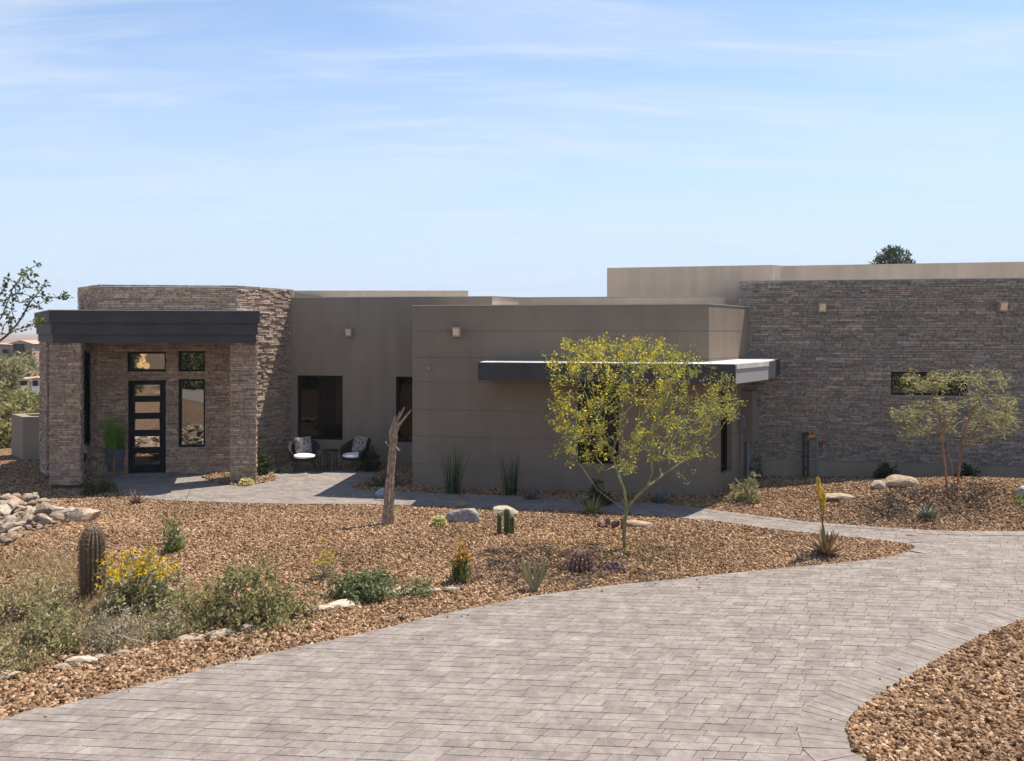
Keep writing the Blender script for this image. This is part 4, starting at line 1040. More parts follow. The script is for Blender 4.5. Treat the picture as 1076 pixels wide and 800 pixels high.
agave('leaves', '', '', c, .42, .48, 36, [(.27, .20, .10), (.32, .20, .11), (.22, .18, .085), (.36, .19, .10)], .085, -.22, up=.6, root=t)
for (x0, y0, x1, y1, x2, y2) in ((865, 574, 863, 540, 859.5, 501), (865, 574, 864.5, 550, 866, 514)):
    mb = MB(); a, m_, b = at(x0, y0, c.y), at((x0 + x1) / 2 + .4, (y0 + y1) / 2, c.y - .03), at(x2, y2, c.y - .05); k = at(x1, y1, c.y - .04)
    mb.tube([a, m_, k, b], [.012, .011, .01, .006], 6, (.16, .12, .07)); s = mb.build('flower_stalk', M['wood'], t)
    fb = MB(); lo = at(x2 + (x1 - x2) * .55, y2 + 24, c.y - .05)
    for q in range(260):
        u_ = random.random(); p = b.lerp(lo, u_); a_ = random.random() * 6.28; rr = .026 * (math.sin(math.pi * min(1, .12 + u_ * .85)) ** .6)
        leafq(fb, p + Vector((math.cos(a_), math.sin(a_), 0)) * rr * .4, Vector((math.cos(a_), math.sin(a_), -.9)), .045 * (.5 + rr / .026 * .5), .014, jit(random.choice([(.72, .50, .04), (.66, .40, .03), (.55, .45, .08)]), .12))
    fb.build('flower_spike', M['leaf'], s)
mb = MB(); c = g(840, 590)
for l in [[(841, 590, 1.6), (838, 584, 1.5), (834, 576, .7)], [(843, 589, 1.4), (842.5, 582, 1.2), (843, 577, .5)]]: mb.tube([at(x, y, c.y) for x, y, _ in l], [w_ / F * c.y for *_, w_ in l], 6, (.22, .19, .16))
tag(mb.build('dry_stalk', M['wood'], org=c), 'small dry grey forked stump left of the flowering aloe', 'dry plant')
# reed clumps and grass
random.seed(14); RD = [(.065, .10, .04), (.09, .13, .055), (.05, .08, .035), (.12, .14, .07)]
tuft('reed_clump', 'tall dark green upright reeds at the left end of the brown block', 'reeds', g(476, 520), .34, 1.24, 70, RD, .022, .22, 'upright reeds along the block', .95)
tuft('reed_clump', 'tall dark green upright reeds in the middle of the brown block wall', 'reeds', g(536, 521), .36, 1.02, 75, RD, .022, .2, 'upright reeds along the block', .95)
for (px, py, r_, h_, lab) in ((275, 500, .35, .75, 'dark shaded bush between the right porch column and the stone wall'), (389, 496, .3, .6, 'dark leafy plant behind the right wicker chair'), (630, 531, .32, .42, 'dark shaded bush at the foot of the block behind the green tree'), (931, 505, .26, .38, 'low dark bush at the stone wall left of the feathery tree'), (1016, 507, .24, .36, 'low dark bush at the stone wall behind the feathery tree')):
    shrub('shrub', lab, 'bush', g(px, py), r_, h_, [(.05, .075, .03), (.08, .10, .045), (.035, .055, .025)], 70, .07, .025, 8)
shrub('shrub', 'low dry green plant in the shade of the gravel corner behind the dead trunk', 'bush', g(404, 512), .34, .32, [(.10, .11, .05), (.15, .14, .07)], 50, .07, .02, 6)
shrub('shrub', 'low dark plant in the shade beside the left porch column', 'bush', g(102, 519), .38, .32, [(.07, .075, .035), (.10, .09, .05)], 60, .07, .02, 7)
shrub('shrub', 'loose sunlit pale green shrub in front of the electrical cabinet', 'bush', g(782, 528), .42, .55, [(.26, .25, .12), (.20, .21, .09), (.34, .31, .18)], 90, .08, .02, 5, wood=((.3, .24, .16),))
shrub('shrub', 'thin leafy green sprig growing up the conduit pipes', 'plant', w_facet.pt(w_facet.L - .25, gz(5.9, 19.9), .32), .16, .62, [(.12, .17, .09), (.09, .13, .07)], 16, .09, .03, 3)
tuft('grass_tuft', 'small yellow green spiky tuft at the left foot of the right porch column', 'grass tuft', g(238, 503), .15, .32, 22, [(.26, .26, .10), (.34, .32, .14)], .02, .5)
# planter with grass
c = fl(122, 500.5); c = Vector((c.x, c.y - .05, .03)); t = thing('planter', 'round grey metal planter on slim copper legs beside the front door', 'planter', c)
mb = MB(); n = 24
prof = [(.17, .12), (.235, .68), (.255, .7), (.235, .705), (.20, .62), (0.01, .62)]
for k in range(n):
    a, b = 6.2832 * k / n, 6.2832 * (k + 1) / n
    for (r0, z0), (r1, z1) in zip(prof[:-1], prof[1:]): mb.face([c + Vector((math.cos(a) * r0, math.sin(a) * r0, z0)), c + Vector((math.cos(b) * r0, math.sin(b) * r0, z0)), c + Vector((math.cos(b) * r1, math.sin(b) * r1, z1)), c + Vector((math.cos(a) * r1, math.sin(a) * r1, z1))])
mb.build('pot', M['pot'], t)
for a in (20, 110, 200, 290):
    m2 = MB(); d = Vector((math.cos(R(a)), math.sin(R(a)), 0)); m2.tube([c + d * .27, c + d * .27 + Vector((0, 0, .52))], [.013, .013], 6); m2.tube([c + d * .27 + Vector((0, 0, .12)), c + Vector((0, 0, .12))], [.01, .01], 6); m2.build('leg', M['brass'], t)
tuft('ornamental_grass', 'bright green upright grass growing in the grey planter by the door', 'grass', c + Vector((0, 0, .62)), .48, 1.05, 420, [(.20, .36, .04), (.26, .44, .07), (.13, .26, .03)], .012, .16, None, .95)

# ---- shrubs of the native strip on the left
random.seed(44)
CRE = [(.28, .255, .10), (.35, .31, .14), (.20, .185, .08), (.40, .34, .18)]
OLV = [(.30, .275, .12), (.37, .335, .16), (.22, .21, .095), (.43, .38, .21)]
GRY = [(.35, .31, .20), (.43, .38, .26), (.27, .245, .155), (.31, .30, .18)]
DRY = [(.50, .38, .21), (.43, .32, .18), (.56, .44, .27), (.36, .26, .14)]
GRN = [(.18, .21, .09), (.25, .27, .13), (.30, .31, .18), (.13, .155, .06)]
gp = 'bushes in the native strip'
shrub('brittlebush', 'grey green bush covered in yellow flowers right of the tall barrel cactus', 'bush', g(148, 640), .56, .72, [(.33, .32, .15), (.40, .37, .22), (.27, .27, .12)], 300, .05, .026, 6, flower=[(.66, .42, .02), (.60, .38, .02), (.70, .50, .05)], fn=1.0, group=gp, fl_size=.034)
shrub('creosote_bush', 'wide olive green bush between the yellow flowering bush and the driveway', 'bush', g(258, 652), .80, .66, CRE[:3] + OLV[:2] + GRN[3:], 420, .045, .02, 7, group=gp, ry=.6)
shrub('native_shrub', 'bright green leafy mound beside the pale edging stones', 'bush', g(385, 627), .52, .33, GRN, 200, .055, .024, 9, group=gp, ry=.4)
shrub('native_shrub', 'small green tuft behind the rightmost edging stones', 'bush', g(438, 626), .26, .26, GRN[1:] + DRY[:1], 55, .05, .018, 5, group=gp)
shrub('native_shrub', 'dark olive bush in front of the tall barrel cactus', 'bush', g(52, 682), .50, .48, OLV, 240, .04, .016, 6, wood=((.09, .07, .055),), group=gp)
shrub('native_shrub', 'grey twiggy half dry bush below the yellow flowering bush', 'bush', g(122, 676), .5, .46, GRY, 230, .035, .012, 4, wood=((.26, .22, .18),), group=gp)
shrub('native_shrub', 'tan and olive bush at the left frame edge below the rock heap', 'bush', g(10, 655), .62, .55, OLV + DRY[:2], 240, .04, .015, 5, wood=((.1, .08, .06),), group=gp)
shrub('native_shrub', 'yellowish bush in the lower left corner above the gravel strip', 'bush', g(-4, 706), .42, .36, CRE + DRY[:2], 150, .04, .015, 5, group=gp)
shrub('native_shrub', 'pale dry grassy bush behind the tall barrel cactus', 'bush', g(35, 636), .62, .42, DRY + OLV[:1], 200, .05, .01, 4, wood=((.34, .26, .17),), group=gp)
shrub('native_shrub', 'straw coloured bush between the olive bushes', 'bush', g(195, 650), .42, .42, DRY + CRE[:2], 140, .05, .012, 5, wood=((.3, .22, .13),), group=gp)
shrub('native_shrub', 'thin grey green bush at the rock heap edge of the native strip', 'bush', g(58, 643), .3, .32, GRY + DRY[:1], 90, .045, .012, 4, wood=((.3, .24, .17),), group=gp)
shrub('native_shrub', 'small sparse yellow bush against the edging right of the wide olive bush', 'bush', g(318, 648), .3, .2, OLV + DRY, 60, .045, .014, 4, group=gp)
shrub('native_shrub', 'grey green small bush at the foot of the yellow flowering bush', 'bush', g(175, 668), .3, .28, GRY + OLV[:1], 90, .04, .014, 4, group=gp)
shrub('firestick_plant', 'upright succulent with orange tips and green stems in the gravel', 'succulent', g(484, 612), .15, .46, [(.16, .19, .06), (.22, .23, .08), (.13, .16, .05)], 60, .09, .016, 5, flower=[(.55, .24, .04), (.6, .32, .06)], fn=.9, fl_size=.05, upl=2.5)
shrub('wildflower', 'thin plant with a few yellow flowers in the middle of the gravel', 'plant', g(341, 608), .22, .45, [(.24, .25, .14), (.30, .28, .17)], 40, .05, .012, 3, wood=((.33, .26, .16),), flower=[(.62, .42, .05)], fn=.6, fl_size=.03)
shrub('wildflower', 'thin stalked green plant with wispy top in front of the porch', 'plant', g(183, 580), .22, .50, [(.15, .20, .07), (.20, .24, .09)], 60, .06, .018, 5)
mb = MB(); c = g(180, 572)
for k in range(12):
    a = random.random() * 6.28; L = random.uniform(.5, 1.0); d = Vector((math.cos(a) * .35, math.sin(a) * .2, 1)).normalized(); pts_ = [c, c + d * L * .5, c + d * L + Vector((random.gauss(0, .06), 0, 0))]
    mb.tube(pts_, [.005, .004, .002], 4, (.25, .22, .09))
    for _ in range(14): leafq(mb, pts_[1].lerp(pts_[2], random.random()) + rdir() * .03, rdir(), .04, .012, jit((.26, .25, .10), .2))
tag(mb.build('wispy_plant', M['leaf'], org=c), 'wispy olive stalks just behind the small green plant before the porch', 'plant')
shrub('shrub', 'yellow green rounded plant at the right frame edge beside a grey boulder', 'bush', g(1076, 530), .2, .16, [(.40, .40, .12), (.33, .34, .10)], 40, .05, .02, 6)
# dry grass
random.seed(45); fm = MB()
strip = [fl(*p) for p in [(-60, 740), (0, 716), (60, 700), (130, 683), (230, 665), (300, 648), (330, 635), (250, 640), (200, 615), (110, 600), (50, 590), (0, 600), (-60, 605)]]
k = 0
while k < 3600:
    x, y = random.uniform(-8.5, -2.2), random.uniform(8.2, 13.2)
    if not inside(strip, [x], [y])[0] or mnoise.noise(Vector((x * 1.3, y * 1.3, 3))) < -.15: continue
    k += 1; b = Vector((x, y, gz(x, y))); h_ = random.uniform(.06, .22)
    for _ in range(3): leafq(fm, b, rdir(1.6), h_, .008, jit(random.choice(DRY + [(.30, .27, .13)]), .2))
tag(fm.build('dry_grass', M['leaf']), 'straw coloured dry grass between the native bushes', 'grass', kind='stuff')

# ------------------------------------------------------------------ rocks
random.seed(51)
boulder('boulder', 'grey brown humped boulder beside the small golden barrel cactus', g(487, 549), .34, .24, .26, .2, 3, GREY)
boulder('boulder', 'flat tan boulder at the walkway behind the column cacti', g(531, 540), .34, .2, .16, -.1, 5, TAN)
boulder('boulder', 'low wedge shaped tan rock right of the green tree trunk', g(672, 554), .28, .17, .13, -.2, 8, TAN)
boulder('boulder', 'large sandy boulder at the right end of the rock heap', g(86, 548), .40, .26, .25, .1, 11, TAN)
boulder('boulder', 'rounded pale rock on the mound left of the big tan boulder', g(926, 513), .23, .17, .17, .3, 14, TAN)
boulder('boulder', 'big tan boulder on the mound left of the feathery tree', g(946, 511), .42, .26, .22, -.15, 17, TAN)
boulder('boulder', 'low flat grey tan rock on the mound behind the yellow flower spikes', g(881, 525), .36, .2, .13, .1, 19, [(.36, .28, .2)])
boulder('boulder', 'upright grey boulder at the right frame edge', g(1076, 523), .22, .18, .28, .5, 22, GREY)
boulder('boulder', 'small pale blue grey rock in the shade behind the dead trunk', g(400, 521), .14, .1, .17, .4, 25, [(.4, .4, .42)])
# rock heap
protos = [boulder_mesh(100 + k, [(.34, .26, .185), (.40, .32, .24), (.27, .215, .165), (.31, .205, .135), (.43, .36, .28)][k % 5:k % 5 + 1], 2, 12, .8, .42) for k in range(10)]
heap = [fl(*p) for p in [(-90, 540), (0, 526), (30, 526), (60, 533), (84, 545), (66, 560), (40, 570), (22, 580), (0, 588), (-90, 612)]]
cnt_ = 0; placed = []
tries = 0
while cnt_ < 290 and tries < 16000:
    tries += 1
    x, y = random.uniform(-12, -7.2), random.uniform(12.2, 19)
    if not inside(heap, [x], [y])[0]: continue
    s = random.choice([.06, .075, .09, .1, .12, .15, .19])
    if any((x - a) ** 2 + ((y - b)) ** 2 < (.5 * (s + c)) ** 2 for a, b, c in placed): continue
    placed.append((x, y, s)); o = bpy.data.objects.new('rock', random.choice(protos)); COL.objects.link(o)
    o.location = (x, y, gz(x, y) + s * random.uniform(.2, .7) + .16 * random.random() ** 2); o.scale = (s * random.uniform(.9, 1.5), s * random.uniform(.7, 1.1), s * random.uniform(.5, .95)); o.rotation_euler = (random.uniform(-.5, .5), random.uniform(-.5, .5), random.random() * 6.28)
    tag(o, 'pale angular rock lying in the rock heap left of the gravel bed', 'rock', 'rocks in the rock heap'); cnt_ += 1
c = fl(16, 533); boulder('boulder', 'flat reddish slab leaning at the back of the rock heap', (c.x, c.y, 0), .36, .2, .2, -.3, 71, [(.38, .24, .17)], tilt=(.3, .25))
c = fl(10, 541); boulder('boulder', 'broad grey slab at the back left of the rock heap', (c.x, c.y, .05), .36, .22, .16, .1, 73, [(.36, .30, .25)], tilt=(.1, -.2))
for i, (px, py, sx) in enumerate([(0, 714, .26), (85, 697, .22), (130, 688, .12), (150, 686, .10), (201, 673, .20), (233, 668, .24), (258, 662, .15), (296, 652, .13), (333, 643, .28), (360, 637, .30), (388, 628, .24), (418, 624, .28), (455, 623, .17), (475, 621, .14), (104, 693, .12), (66, 703, .13)]):
    o = bpy.data.objects.new('edging_stone', boulder_mesh(200 + i, [(.47, .37, .28), (.43, .33, .24), (.52, .43, .34)], 2, 8, .6)); COL.objects.link(o); c = g(px, py); o.location = c + Vector((0, 0, .03)); o.scale = (sx * .85, sx * .45, sx * .38); o.rotation_euler = (0, 0, .3 + random.uniform(-.25, .25))
    tag(o, 'flat pale edging stone between the native strip and the gravel', 'edging stone', 'pale edging stones')

# ------------------------------------------------------------------ gravel (uncountable): stones on points
def gravel(name, label, pts, scl):
    me = bpy.data.meshes.new(name); me.from_pydata(pts.tolist(), [], [])
    a = me.attributes.new('scl', 'FLOAT', 'POINT'); a.data.foreach_set('value', scl.astype(np.float32))
    o = bpy.data.objects.new(name, me); COL.objects.link(o); tag(o, label, 'gravel', kind='stuff')
    gnt = bpy.data.node_groups.new('gravel_nodes', 'GeometryNodeTree')
    gnt.interface.new_socket('Geometry', in_out='INPUT', socket_type='NodeSocketGeometry'); gnt.interface.new_socket('Geometry', in_out='OUTPUT', socket_type='NodeSocketGeometry')
    n = gnt.nodes; L = gnt.links; gi = n.new('NodeGroupInput'); go = n.new('NodeGroupOutput'); g2i = n.new('GeometryNodeGeometryToInstance')
    for k in range(4):
        ico = n.new('GeometryNodeMeshIcoSphere'); ico.inputs['Radius'].default_value = 1; ico.inputs['Subdivisions'].default_value = 1 if k < 2 else 2
        sp = n.new('GeometryNodeSetPosition'); rv = n.new('FunctionNodeRandomValue'); rv.data_type = 'FLOAT_VECTOR'
        am = .33 if k < 2 else .2
        rv.inputs[0].default_value = (-am,) * 3; rv.inputs[1].default_value = (am,) * 3; rv.inputs['Seed'].default_value = k * 17 + 3
        L.new(ico.outputs['Mesh'], sp.inputs['Geometry']); L.new(rv.outputs[0], sp.inputs['Offset'])
        tr = n.new('GeometryNodeTransform'); tr.inputs['Scale'].default_value = (1.2, .8, .7)
        L.new(sp.outputs[0], tr.inputs['Geometry']); sm = n.new('GeometryNodeSetMaterial'); sm.inputs['Material'].default_value = M['gravel']
        L.new(tr.outputs[0], sm.inputs['Geometry']); L.new(sm.outputs[0], g2i.inputs[0])
    iop = n.new('GeometryNodeInstanceOnPoints'); iop.inputs['Pick Instance'].default_value = True
    rr = n.new('FunctionNodeRandomValue'); rr.data_type = 'FLOAT_VECTOR'; rr.inputs[0].default_value = (-.9, -.9, 0); rr.inputs[1].default_value = (.9, .9, 6.28)
    at_ = n.new('GeometryNodeInputNamedAttribute'); at_.data_type = 'FLOAT'; at_.inputs['Name'].default_value = 'scl'
    L.new(gi.outputs[0], iop.inputs['Points']); L.new(g2i.outputs[0], iop.inputs['Instance']); L.new(rr.outputs[0], iop.inputs['Rotation']); L.new(at_.outputs[0], iop.inputs['Scale'])
    L.new(iop.outputs[0], go.inputs[0])
    md = o.modifiers.new('gravel', 'NODES'); md.node_group = gnt; return o
gzv = np.vectorize(gz)
def scatter(x0, x1, y0, y1, dens, keep, smin, smax, zoff=0):
    n = int((x1 - x0) * (y1 - y0) * dens); X = RNG.uniform(x0, x1, n); Y = RNG.uniform(y0, y1, n)
    v = (np.abs(X) < Y * .68 + .4); X, Y = X[v], Y[v]
    k = keep(X, Y); X, Y = X[k], Y[k]; S = smin + (smax - smin) * RNG.random(len(X)) ** 1.6
    Z = gzv(X, Y) + S * RNG.uniform(0, .9, len(X)) + zoff; return np.stack([X, Y, Z], 1), S
housep = [Vector((-11.93, 22.3)), Vector((-10.66, 20.9)), Vector((-7.28, 21.34)), Vector((-6.38, 23.2)), Vector((-2.2, 22.7)), Vector((-2.41, 19.56)), Vector((4.46, 18.32)), Vector((6.08, 20.72)), Vector((20, 18.25)), Vector((20, 40)), Vector((-12, 40))]
def keep_main(X, Y):
    k = ~inside(drive_poly, X, Y) & ~inside(walk_poly, X, Y) & ~inside(patio_poly, X, Y) & ~inside(housep, X, Y) & ~inside(heap, X, Y)
    return k & ~(inside(strip, X, Y) & (RNG.random(len(X)) < .8))
p0, s0 = scatter(-8, 2, 6.5, 10.2, 2300, keep_main, .011, .032); p1, s1 = scatter(-14, 14, 10.2, 14.2, 2900, keep_main, .009, .026); p2, s2 = scatter(-17, 16, 14.2, 23.5, 1800, keep_main, .010, .029)
gravel('gravel', 'tan and brown crushed stone covering the beds around the house', np.concatenate([p0, p1, p2]), np.concatenate([s0, s1, s2]))
def stray(X, Y): return inside(drive_poly, X, Y) & ~inside(bed_poly, X, Y) & (RNG.random(len(X)) < np.exp(-np.minimum(edist(left_edge, X, Y), edist(bed_line, X, Y)) / .16))
p5, s5 = scatter(-8, 9, 5, 15, 15, stray, .006, .02, .032)
gravel('gravel', 'stray gravel chips kicked onto the pavers along the driveway edges', p5, s5)
fm = MB()
for _ in range(420):
    x, y = base_pv.x + random.gauss(-.5, 1.0), base_pv.y + random.gauss(-.3, .9); fm_z = gz(x, y) + .035
    leafq(fm, Vector((x, y, fm_z)), Vector((random.gauss(0, 1), random.gauss(0, 1), .2)), .035, .03, jit((.62, .42, .05), .2), Vector((0, 0, 1)))
tag(fm.build('fallen_petals', M['leaf']), 'yellow petals fallen on the gravel under the blooming tree', 'petals', kind='stuff')
p3, s3 = scatter(2, 11, 4.5, 13, 2600, lambda X, Y: inside(bed_poly, X, Y) & (edist(bed_line, X, Y) > .015), .011, .033, .037)
gravel('gravel', 'tan crushed stone filling the curved bed in the lower right corner', p3, s3)
p4, s4 = scatter(-8.5, -5, 18.5, 22, 800, lambda X, Y: inside(pocket_poly, X, Y), .016, .035, .034)
gravel('gravel', 'tan crushed stone in the small pocket round the right porch column', p4, s4)

# ------------------------------------------------------------------ far left hillside
random.seed(61)
SCR = [(.24, .22, .085), (.30, .27, .11), (.18, .18, .07), (.35, .30, .14)]
for k, (px, Y, h_, r_, lab) in enumerate([(20, 29, 1.7, 1.7, 'olive hillside bush just behind the low stucco enclosure'), (2, 27, 1.3, 1.4, 'olive hillside bush left of the low stucco enclosure'), (40, 33, 2.2, 1.8, 'tall olive bush seen between the enclosure and the porch column'), (8, 36, 2.0, 2.2, 'wide yellow green bush on the slope behind the enclosure'), (28, 41, 2.0, 2.0, 'rounded bush below the far street'), (-12, 32, 2.3, 1.9, 'dense bush at the left edge of the slope')]):
    p = P(px, Y); shrub('hillside_bush', lab, 'bush', (p.x, p.y, gz(p.x, p.y)), r_, h_, SCR, 190, .16, .07, 10, step=.26, rt=.008, group='bushes on the hillside')
p = P(2, 52); c = Vector((p.x, p.y, gz(p.x, p.y)))
shrub('hillside_tree', 'dark green tree at the left edge below the far pink house', 'tree', c, 1.4, 3.9, [(.10, .11, .05), (.15, .15, .06), (.24, .16, .07)], 170, .22, .1, 9, step=.3, rt=.012)
# scrub: one mass
fm = MB(); k = 0
while k < 420:
    Y = random.uniform(44, 230); px = random.uniform(-60, 120); p = P(px, Y)
    if 56 < Y < 68 and random.random() < .85: continue
    k += 1; z = gz(p.x, p.y); s = random.uniform(.6, 1.5) * (1 + Y / 300)
    for _ in range(70):
        d = rdir(.3); d.z = abs(d.z); leafq(fm, Vector((p.x, p.y, z)) + Vector((d.x * s, d.y * s, d.z * s * .95)) * random.random() ** .4, rdir(), .4 * s, .2 * s, jit(random.choice(SCR + [(.10, .12, .06)]), .2))
tag(fm.build('desert_scrub', M['leaf']), 'olive desert scrub covering the far slope left of the house', 'scrub', kind='stuff')
mb = MB(); q = [P(-80, 58), P(60, 57), P(60, 66), P(-80, 68)]
for a in range(8):
    x0 = -80 + 140 * a / 8; x1 = x0 + 140 / 8; A4 = [P(x0, 57), P(x1, 57), P(x1, 67), P(x0, 67)]; mb.face([(p.x, p.y, gz(p.x, p.y) + .12) for p in A4])
mb.build('street', M['asphalt'], kind='structure')
def far_house(name, label, px0, px1, Y, zb, zt, wm, roofh, wins, dep=9):
    a, b = P(px0, Y), P(px1, Y); t = thing(name, label, 'house', (a.x, Y, zb)); mb = MB(); mb.abox(a.x, Y, zb - 2, b.x, Y + dep, zt); mb.build('wall', wm, t)
    mb = MB(); o = .5; xm = (a.x + b.x) / 2
    mb.add([(a.x - o, Y - o, zt), (b.x + o, Y - o, zt), (b.x + o, Y + dep + o, zt), (a.x - o, Y + dep + o, zt), (xm, Y - o, zt + roofh), (xm, Y + dep + o, zt + roofh)], [(0, 1, 4), (2, 3, 5), (1, 2, 5, 4), (3, 0, 4, 5), (0, 3, 2, 1)]); mb.build('roof', M['far_roof'], t)
    mb = MB(); mb.add([(a.x, Y - .02, zt), (b.x, Y - .02, zt), (xm, Y - .02, zt + roofh * .82)], [(0, 1, 2)])
    for (x, y, w_, h_) in wins:
        p = at(x, y, Y - .03); m2 = MB(); m2.abox(p.x - w_ / 2, Y - .06, p.z - h_ / 2, p.x + w_ / 2, Y - .01, p.z + h_ / 2); m2.build('window', M['black_metal'], t)
z0 = lambda y, Y: H - (y - HY) / F * Y
far_house('far_house', 'distant pink stucco house with a low red tiled gable roof', 13, 34, 118, z0(376, 118), z0(361.5, 118), M['far_wall'], z0(357.5, 118) - z0(361.5, 118), [(20, 366, 1.6, 1.6), (24, 372, 2, 1.2)])
far_house('far_house', 'distant pinkish flat walled house left of the gabled one', -40, 15, 121, z0(376, 121), z0(362.5, 121), M['far_wall'], .25, [(8, 372, 1.6, 1.4)])
far_house('far_house', 'small white building with an orange roof beside the far street', 22, 31, 64, z0(405, 64), z0(400, 64), M['far_white'], .25, [(25, 402.5, .5, .4)], 3)
far_house('far_house', 'white walled building partly hidden by the porch column', 33, 52, 62, z0(410, 62), z0(399, 62), M['far_white'], .2, [(37, 403, .4, .4)], 4)
# mountains
mb = MB(); n = 220; rows = 10
for j in range(rows + 1):
    for i in range(n + 1):
        x = -6000 + 12000 * i / n; t = j / rows
        ridge = 42 + 26 * mnoise.noise(Vector((x * .0013, 2.2, 0))) + 10 * mnoise.noise(Vector((x * .006, 1, 0))); ridge += 18 * math.exp(-((x + 2550) / 260) ** 2)
        mb.v.append((x, 3200 + 900 * t + 60 * mnoise.noise(Vector((x * .004, t * 3, 5))), -9 + (ridge) * math.sin(t * math.pi / 2) ** 1.2 + 5 * mnoise.noise(Vector((x * .01, t * 6, 1))) * t))
for j in range(rows):
    for i in range(n): mb.f.append((j * (n + 1) + i, j * (n + 1) + i + 1, (j + 1) * (n + 1) + i + 1, (j + 1) * (n + 1) + i)); mb.c.append((1, 1, 1))
M['mountain'] = mat('mountain', (.16, .13, .10), .95, nscale=.01, namt=.2); mb.build('mountains', M['mountain'], smooth=True, kind='structure')

# ---- trees behind the camera that the windows mirror
random.seed(71)
for k, (x, y, h_, lab) in enumerate([(-17, -9, 4.2, 'a'), (-22, -6, 4.6, 'b'), (-27, -10, 5, 'c'), (-12, -13, 3.6, 'd'), (13, -10, 4.4, 'e'), (17.5, -12, 5, 'f'), (9, -14, 4, 'g'), (-33, -6, 4.5, 'h')]):
    o = shrub('roadside_tree', 'dense olive tree standing across the drive, mirrored in the windows', 'tree', (x, y, gz(x, y)), 2.4, h_, [(.10, .12, .05), (.15, .16, .07), (.20, .20, .09)], 150, .3, .14, 8, step=.4, rt=.015, group='trees across the drive')

# ------------------------------------------------------------------ haze, sky, sun, camera
mb = MB(); mb.abox(-6500, -420, -14, 6500, 7200, 60); hz = mb.build('haze', M['mortar'], kind='stuff'); tag(hz, 'thin desert haze over the valley', 'haze', kind='stuff')
hm = bpy.data.materials.new('haze_air'); hm.use_nodes = True; n = hm.node_tree; n.nodes.remove(n.nodes['Principled BSDF'])
pv = n.nodes.new('ShaderNodeVolumePrincipled'); pv.inputs['Color'].default_value = (.86, .92, 1, 1); pv.inputs['Density'].default_value = .00035
n.links.new(pv.outputs[0], n.nodes['Material Output'].inputs['Volume']); hz.data.materials.clear(); hz.data.materials.append(hm)

wd = bpy.data.worlds.new('World'); scene.world = wd; wd.use_nodes = True; n = wd.node_tree; L = n.links; bg = n.nodes['Background']
sky = n.nodes.new('ShaderNodeTexSky'); sky.sky_type = 'NISHITA'; sky.sun_disc = False; sky.sun_elevation = R(SUN_EL); sky.sun_rotation = R(SUN_AZ); sky.altitude = 700; sky.air_density = .78; sky.dust_density = .1; sky.ozone_density = 1.0
tc = n.nodes.new('ShaderNodeTexCoord'); sx = n.nodes.new('ShaderNodeSeparateXYZ'); L.new(tc.outputs['Generated'], sx.inputs[0])
def math_(op, a, b=None):
    q = n.nodes.new('ShaderNodeMath'); q.operation = op
    for i, v in enumerate((a, b)):
        if v is None: continue
        if hasattr(v, 'name') and hasattr(v, 'links'): L.new(v, q.inputs[i])
        else: q.inputs[i].default_value = v
    return q.outputs[0]
zz = math_('ADD', math_('MAXIMUM', sx.outputs['Z'], 0.0), .10)
cx_ = math_('DIVIDE', sx.outputs['X'], zz); cy_ = math_('DIVIDE', sx.outputs['Y'], zz)
cb = n.nodes.new('ShaderNodeCombineXYZ'); L.new(cx_, cb.inputs[0]); L.new(cy_, cb.inputs[1])
def cloud(scale, sxy, rot, lo, hi, detail, dist, rough=.6):
    mp = n.nodes.new('ShaderNodeMapping'); mp.inputs['Scale'].default_value = (*sxy, 1); mp.inputs['Rotation'].default_value = (0, 0, R(rot)); L.new(cb.outputs[0], mp.inputs['Vector'])
    q = n.nodes.new('ShaderNodeTexNoise'); q.inputs['Scale'].default_value = scale; q.inputs['Detail'].default_value = detail; q.inputs['Distortion'].default_value = dist; q.inputs['Roughness'].default_value = rough; L.new(mp.outputs[0], q.inputs['Vector'])
    m_ = n.nodes.new('ShaderNodeMapRange'); m_.inputs['From Min'].default_value = lo; m_.inputs['From Max'].default_value = hi; m_.interpolation_type = 'SMOOTHSTEP'; L.new(q.outputs['Fac'], m_.inputs['Value']); return m_.outputs[0]
c1 = cloud(1.1, (.5, 1.8), 14, .40, .70, 8, 1.2); c2 = cloud(.8, (.8, 1.0), -20, .35, .75, 5, .4)
c3 = cloud(2.0, (.35, 2.2), 30, .45, .72, 10, 1.8, .68)
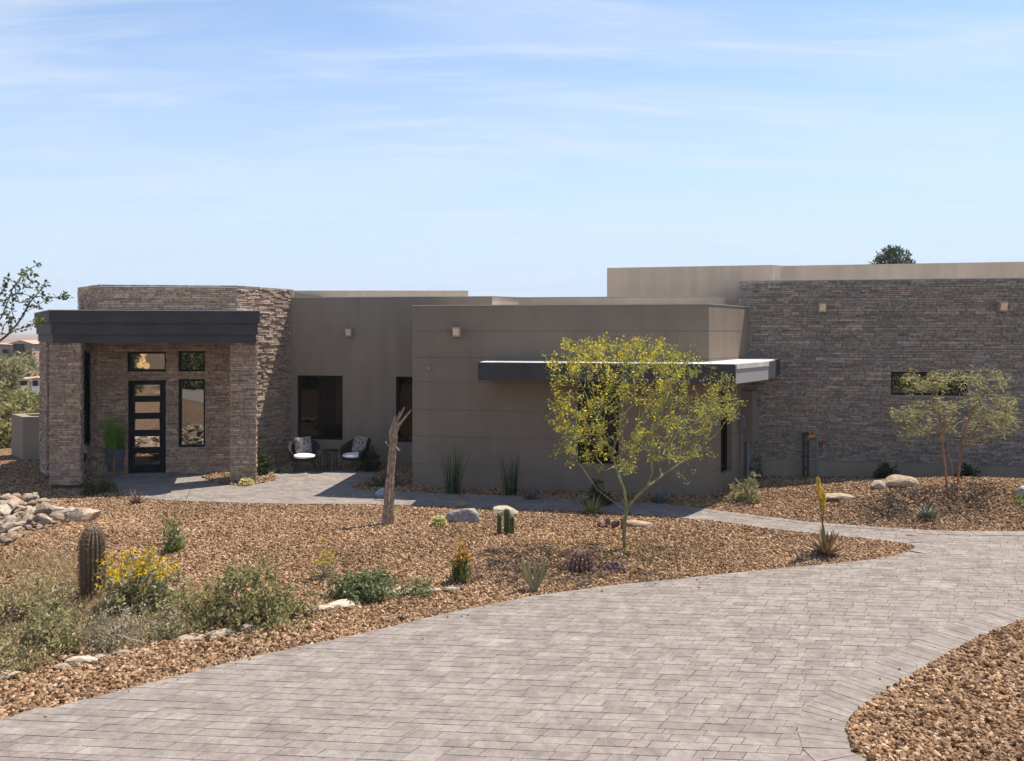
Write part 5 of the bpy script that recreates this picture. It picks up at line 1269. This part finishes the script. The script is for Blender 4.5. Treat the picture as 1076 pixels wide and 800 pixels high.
cirrus = math_('MULTIPLY', math_('MINIMUM', math_('ADD', math_('ADD', math_('MULTIPLY', c1, .55), math_('MULTIPLY', c2, .10)), math_('MULTIPLY', c3, .45)), 1.0), .72)
veil = n.nodes.new('ShaderNodeMapRange'); veil.interpolation_type = 'LINEAR'; L.new(sx.outputs['Z'], veil.inputs['Value'])
veil.inputs['From Min'].default_value = .40; veil.inputs['From Max'].default_value = .05; veil.inputs['To Min'].default_value = .0; veil.inputs['To Max'].default_value = .97
def mixc(f, a, col):
    q = n.nodes.new('ShaderNodeMix'); q.data_type = 'RGBA'; L.new(f, q.inputs['Factor']); L.new(a, q.inputs[6]); q.inputs[7].default_value = (*col, 1); return q.outputs[2]
out = mixc(veil.outputs[0], sky.outputs[0], (2.62, 3.25, 4.1)); out = mixc(cirrus, out, (3.35, 3.72, 4.15))
L.new(out, bg.inputs['Color'])
bg.inputs['Strength'].default_value = .14
sl = bpy.data.lights.new('sun', 'SUN'); sl.energy = 4.9; sl.angle = R(.5); sl.color = (1, .93, .82); so = bpy.data.objects.new('sun', sl); COL.objects.link(so)
S = Vector((math.sin(R(SUN_AZ)) * math.cos(R(SUN_EL)), math.cos(R(SUN_AZ)) * math.cos(R(SUN_EL)), math.sin(R(SUN_EL)))); so.rotation_euler = S.to_track_quat('Z', 'Y').to_euler(); so.location = S * 50
cam = bpy.data.cameras.new('camera'); co = bpy.data.objects.new('camera', cam); COL.objects.link(co); scene.camera = co
co.location = (0, 0, H); co.rotation_euler = (R(90), 0, 0); cam.sensor_width = 36; cam.lens = 36 * F / 1076; cam.shift_y = -(400 - HY) / 1076; cam.shift_x = 0; cam.clip_end = 20000; cam.clip_start = .1
scene.view_settings.view_transform = 'Standard'; scene.view_settings.look = 'None'; scene.view_settings.gamma = 1; scene.view_settings.exposure = 0.75; scene.view_settings.use_curve_mapping = False
scene.render.engine = 'CYCLES'; scene.cycles.max_bounces = 6; scene.cycles.transparent_max_bounces = 12; scene.cycles.volume_bounces = 0
for o in bpy.data.objects:
    if '_org' in o: del o['_org']
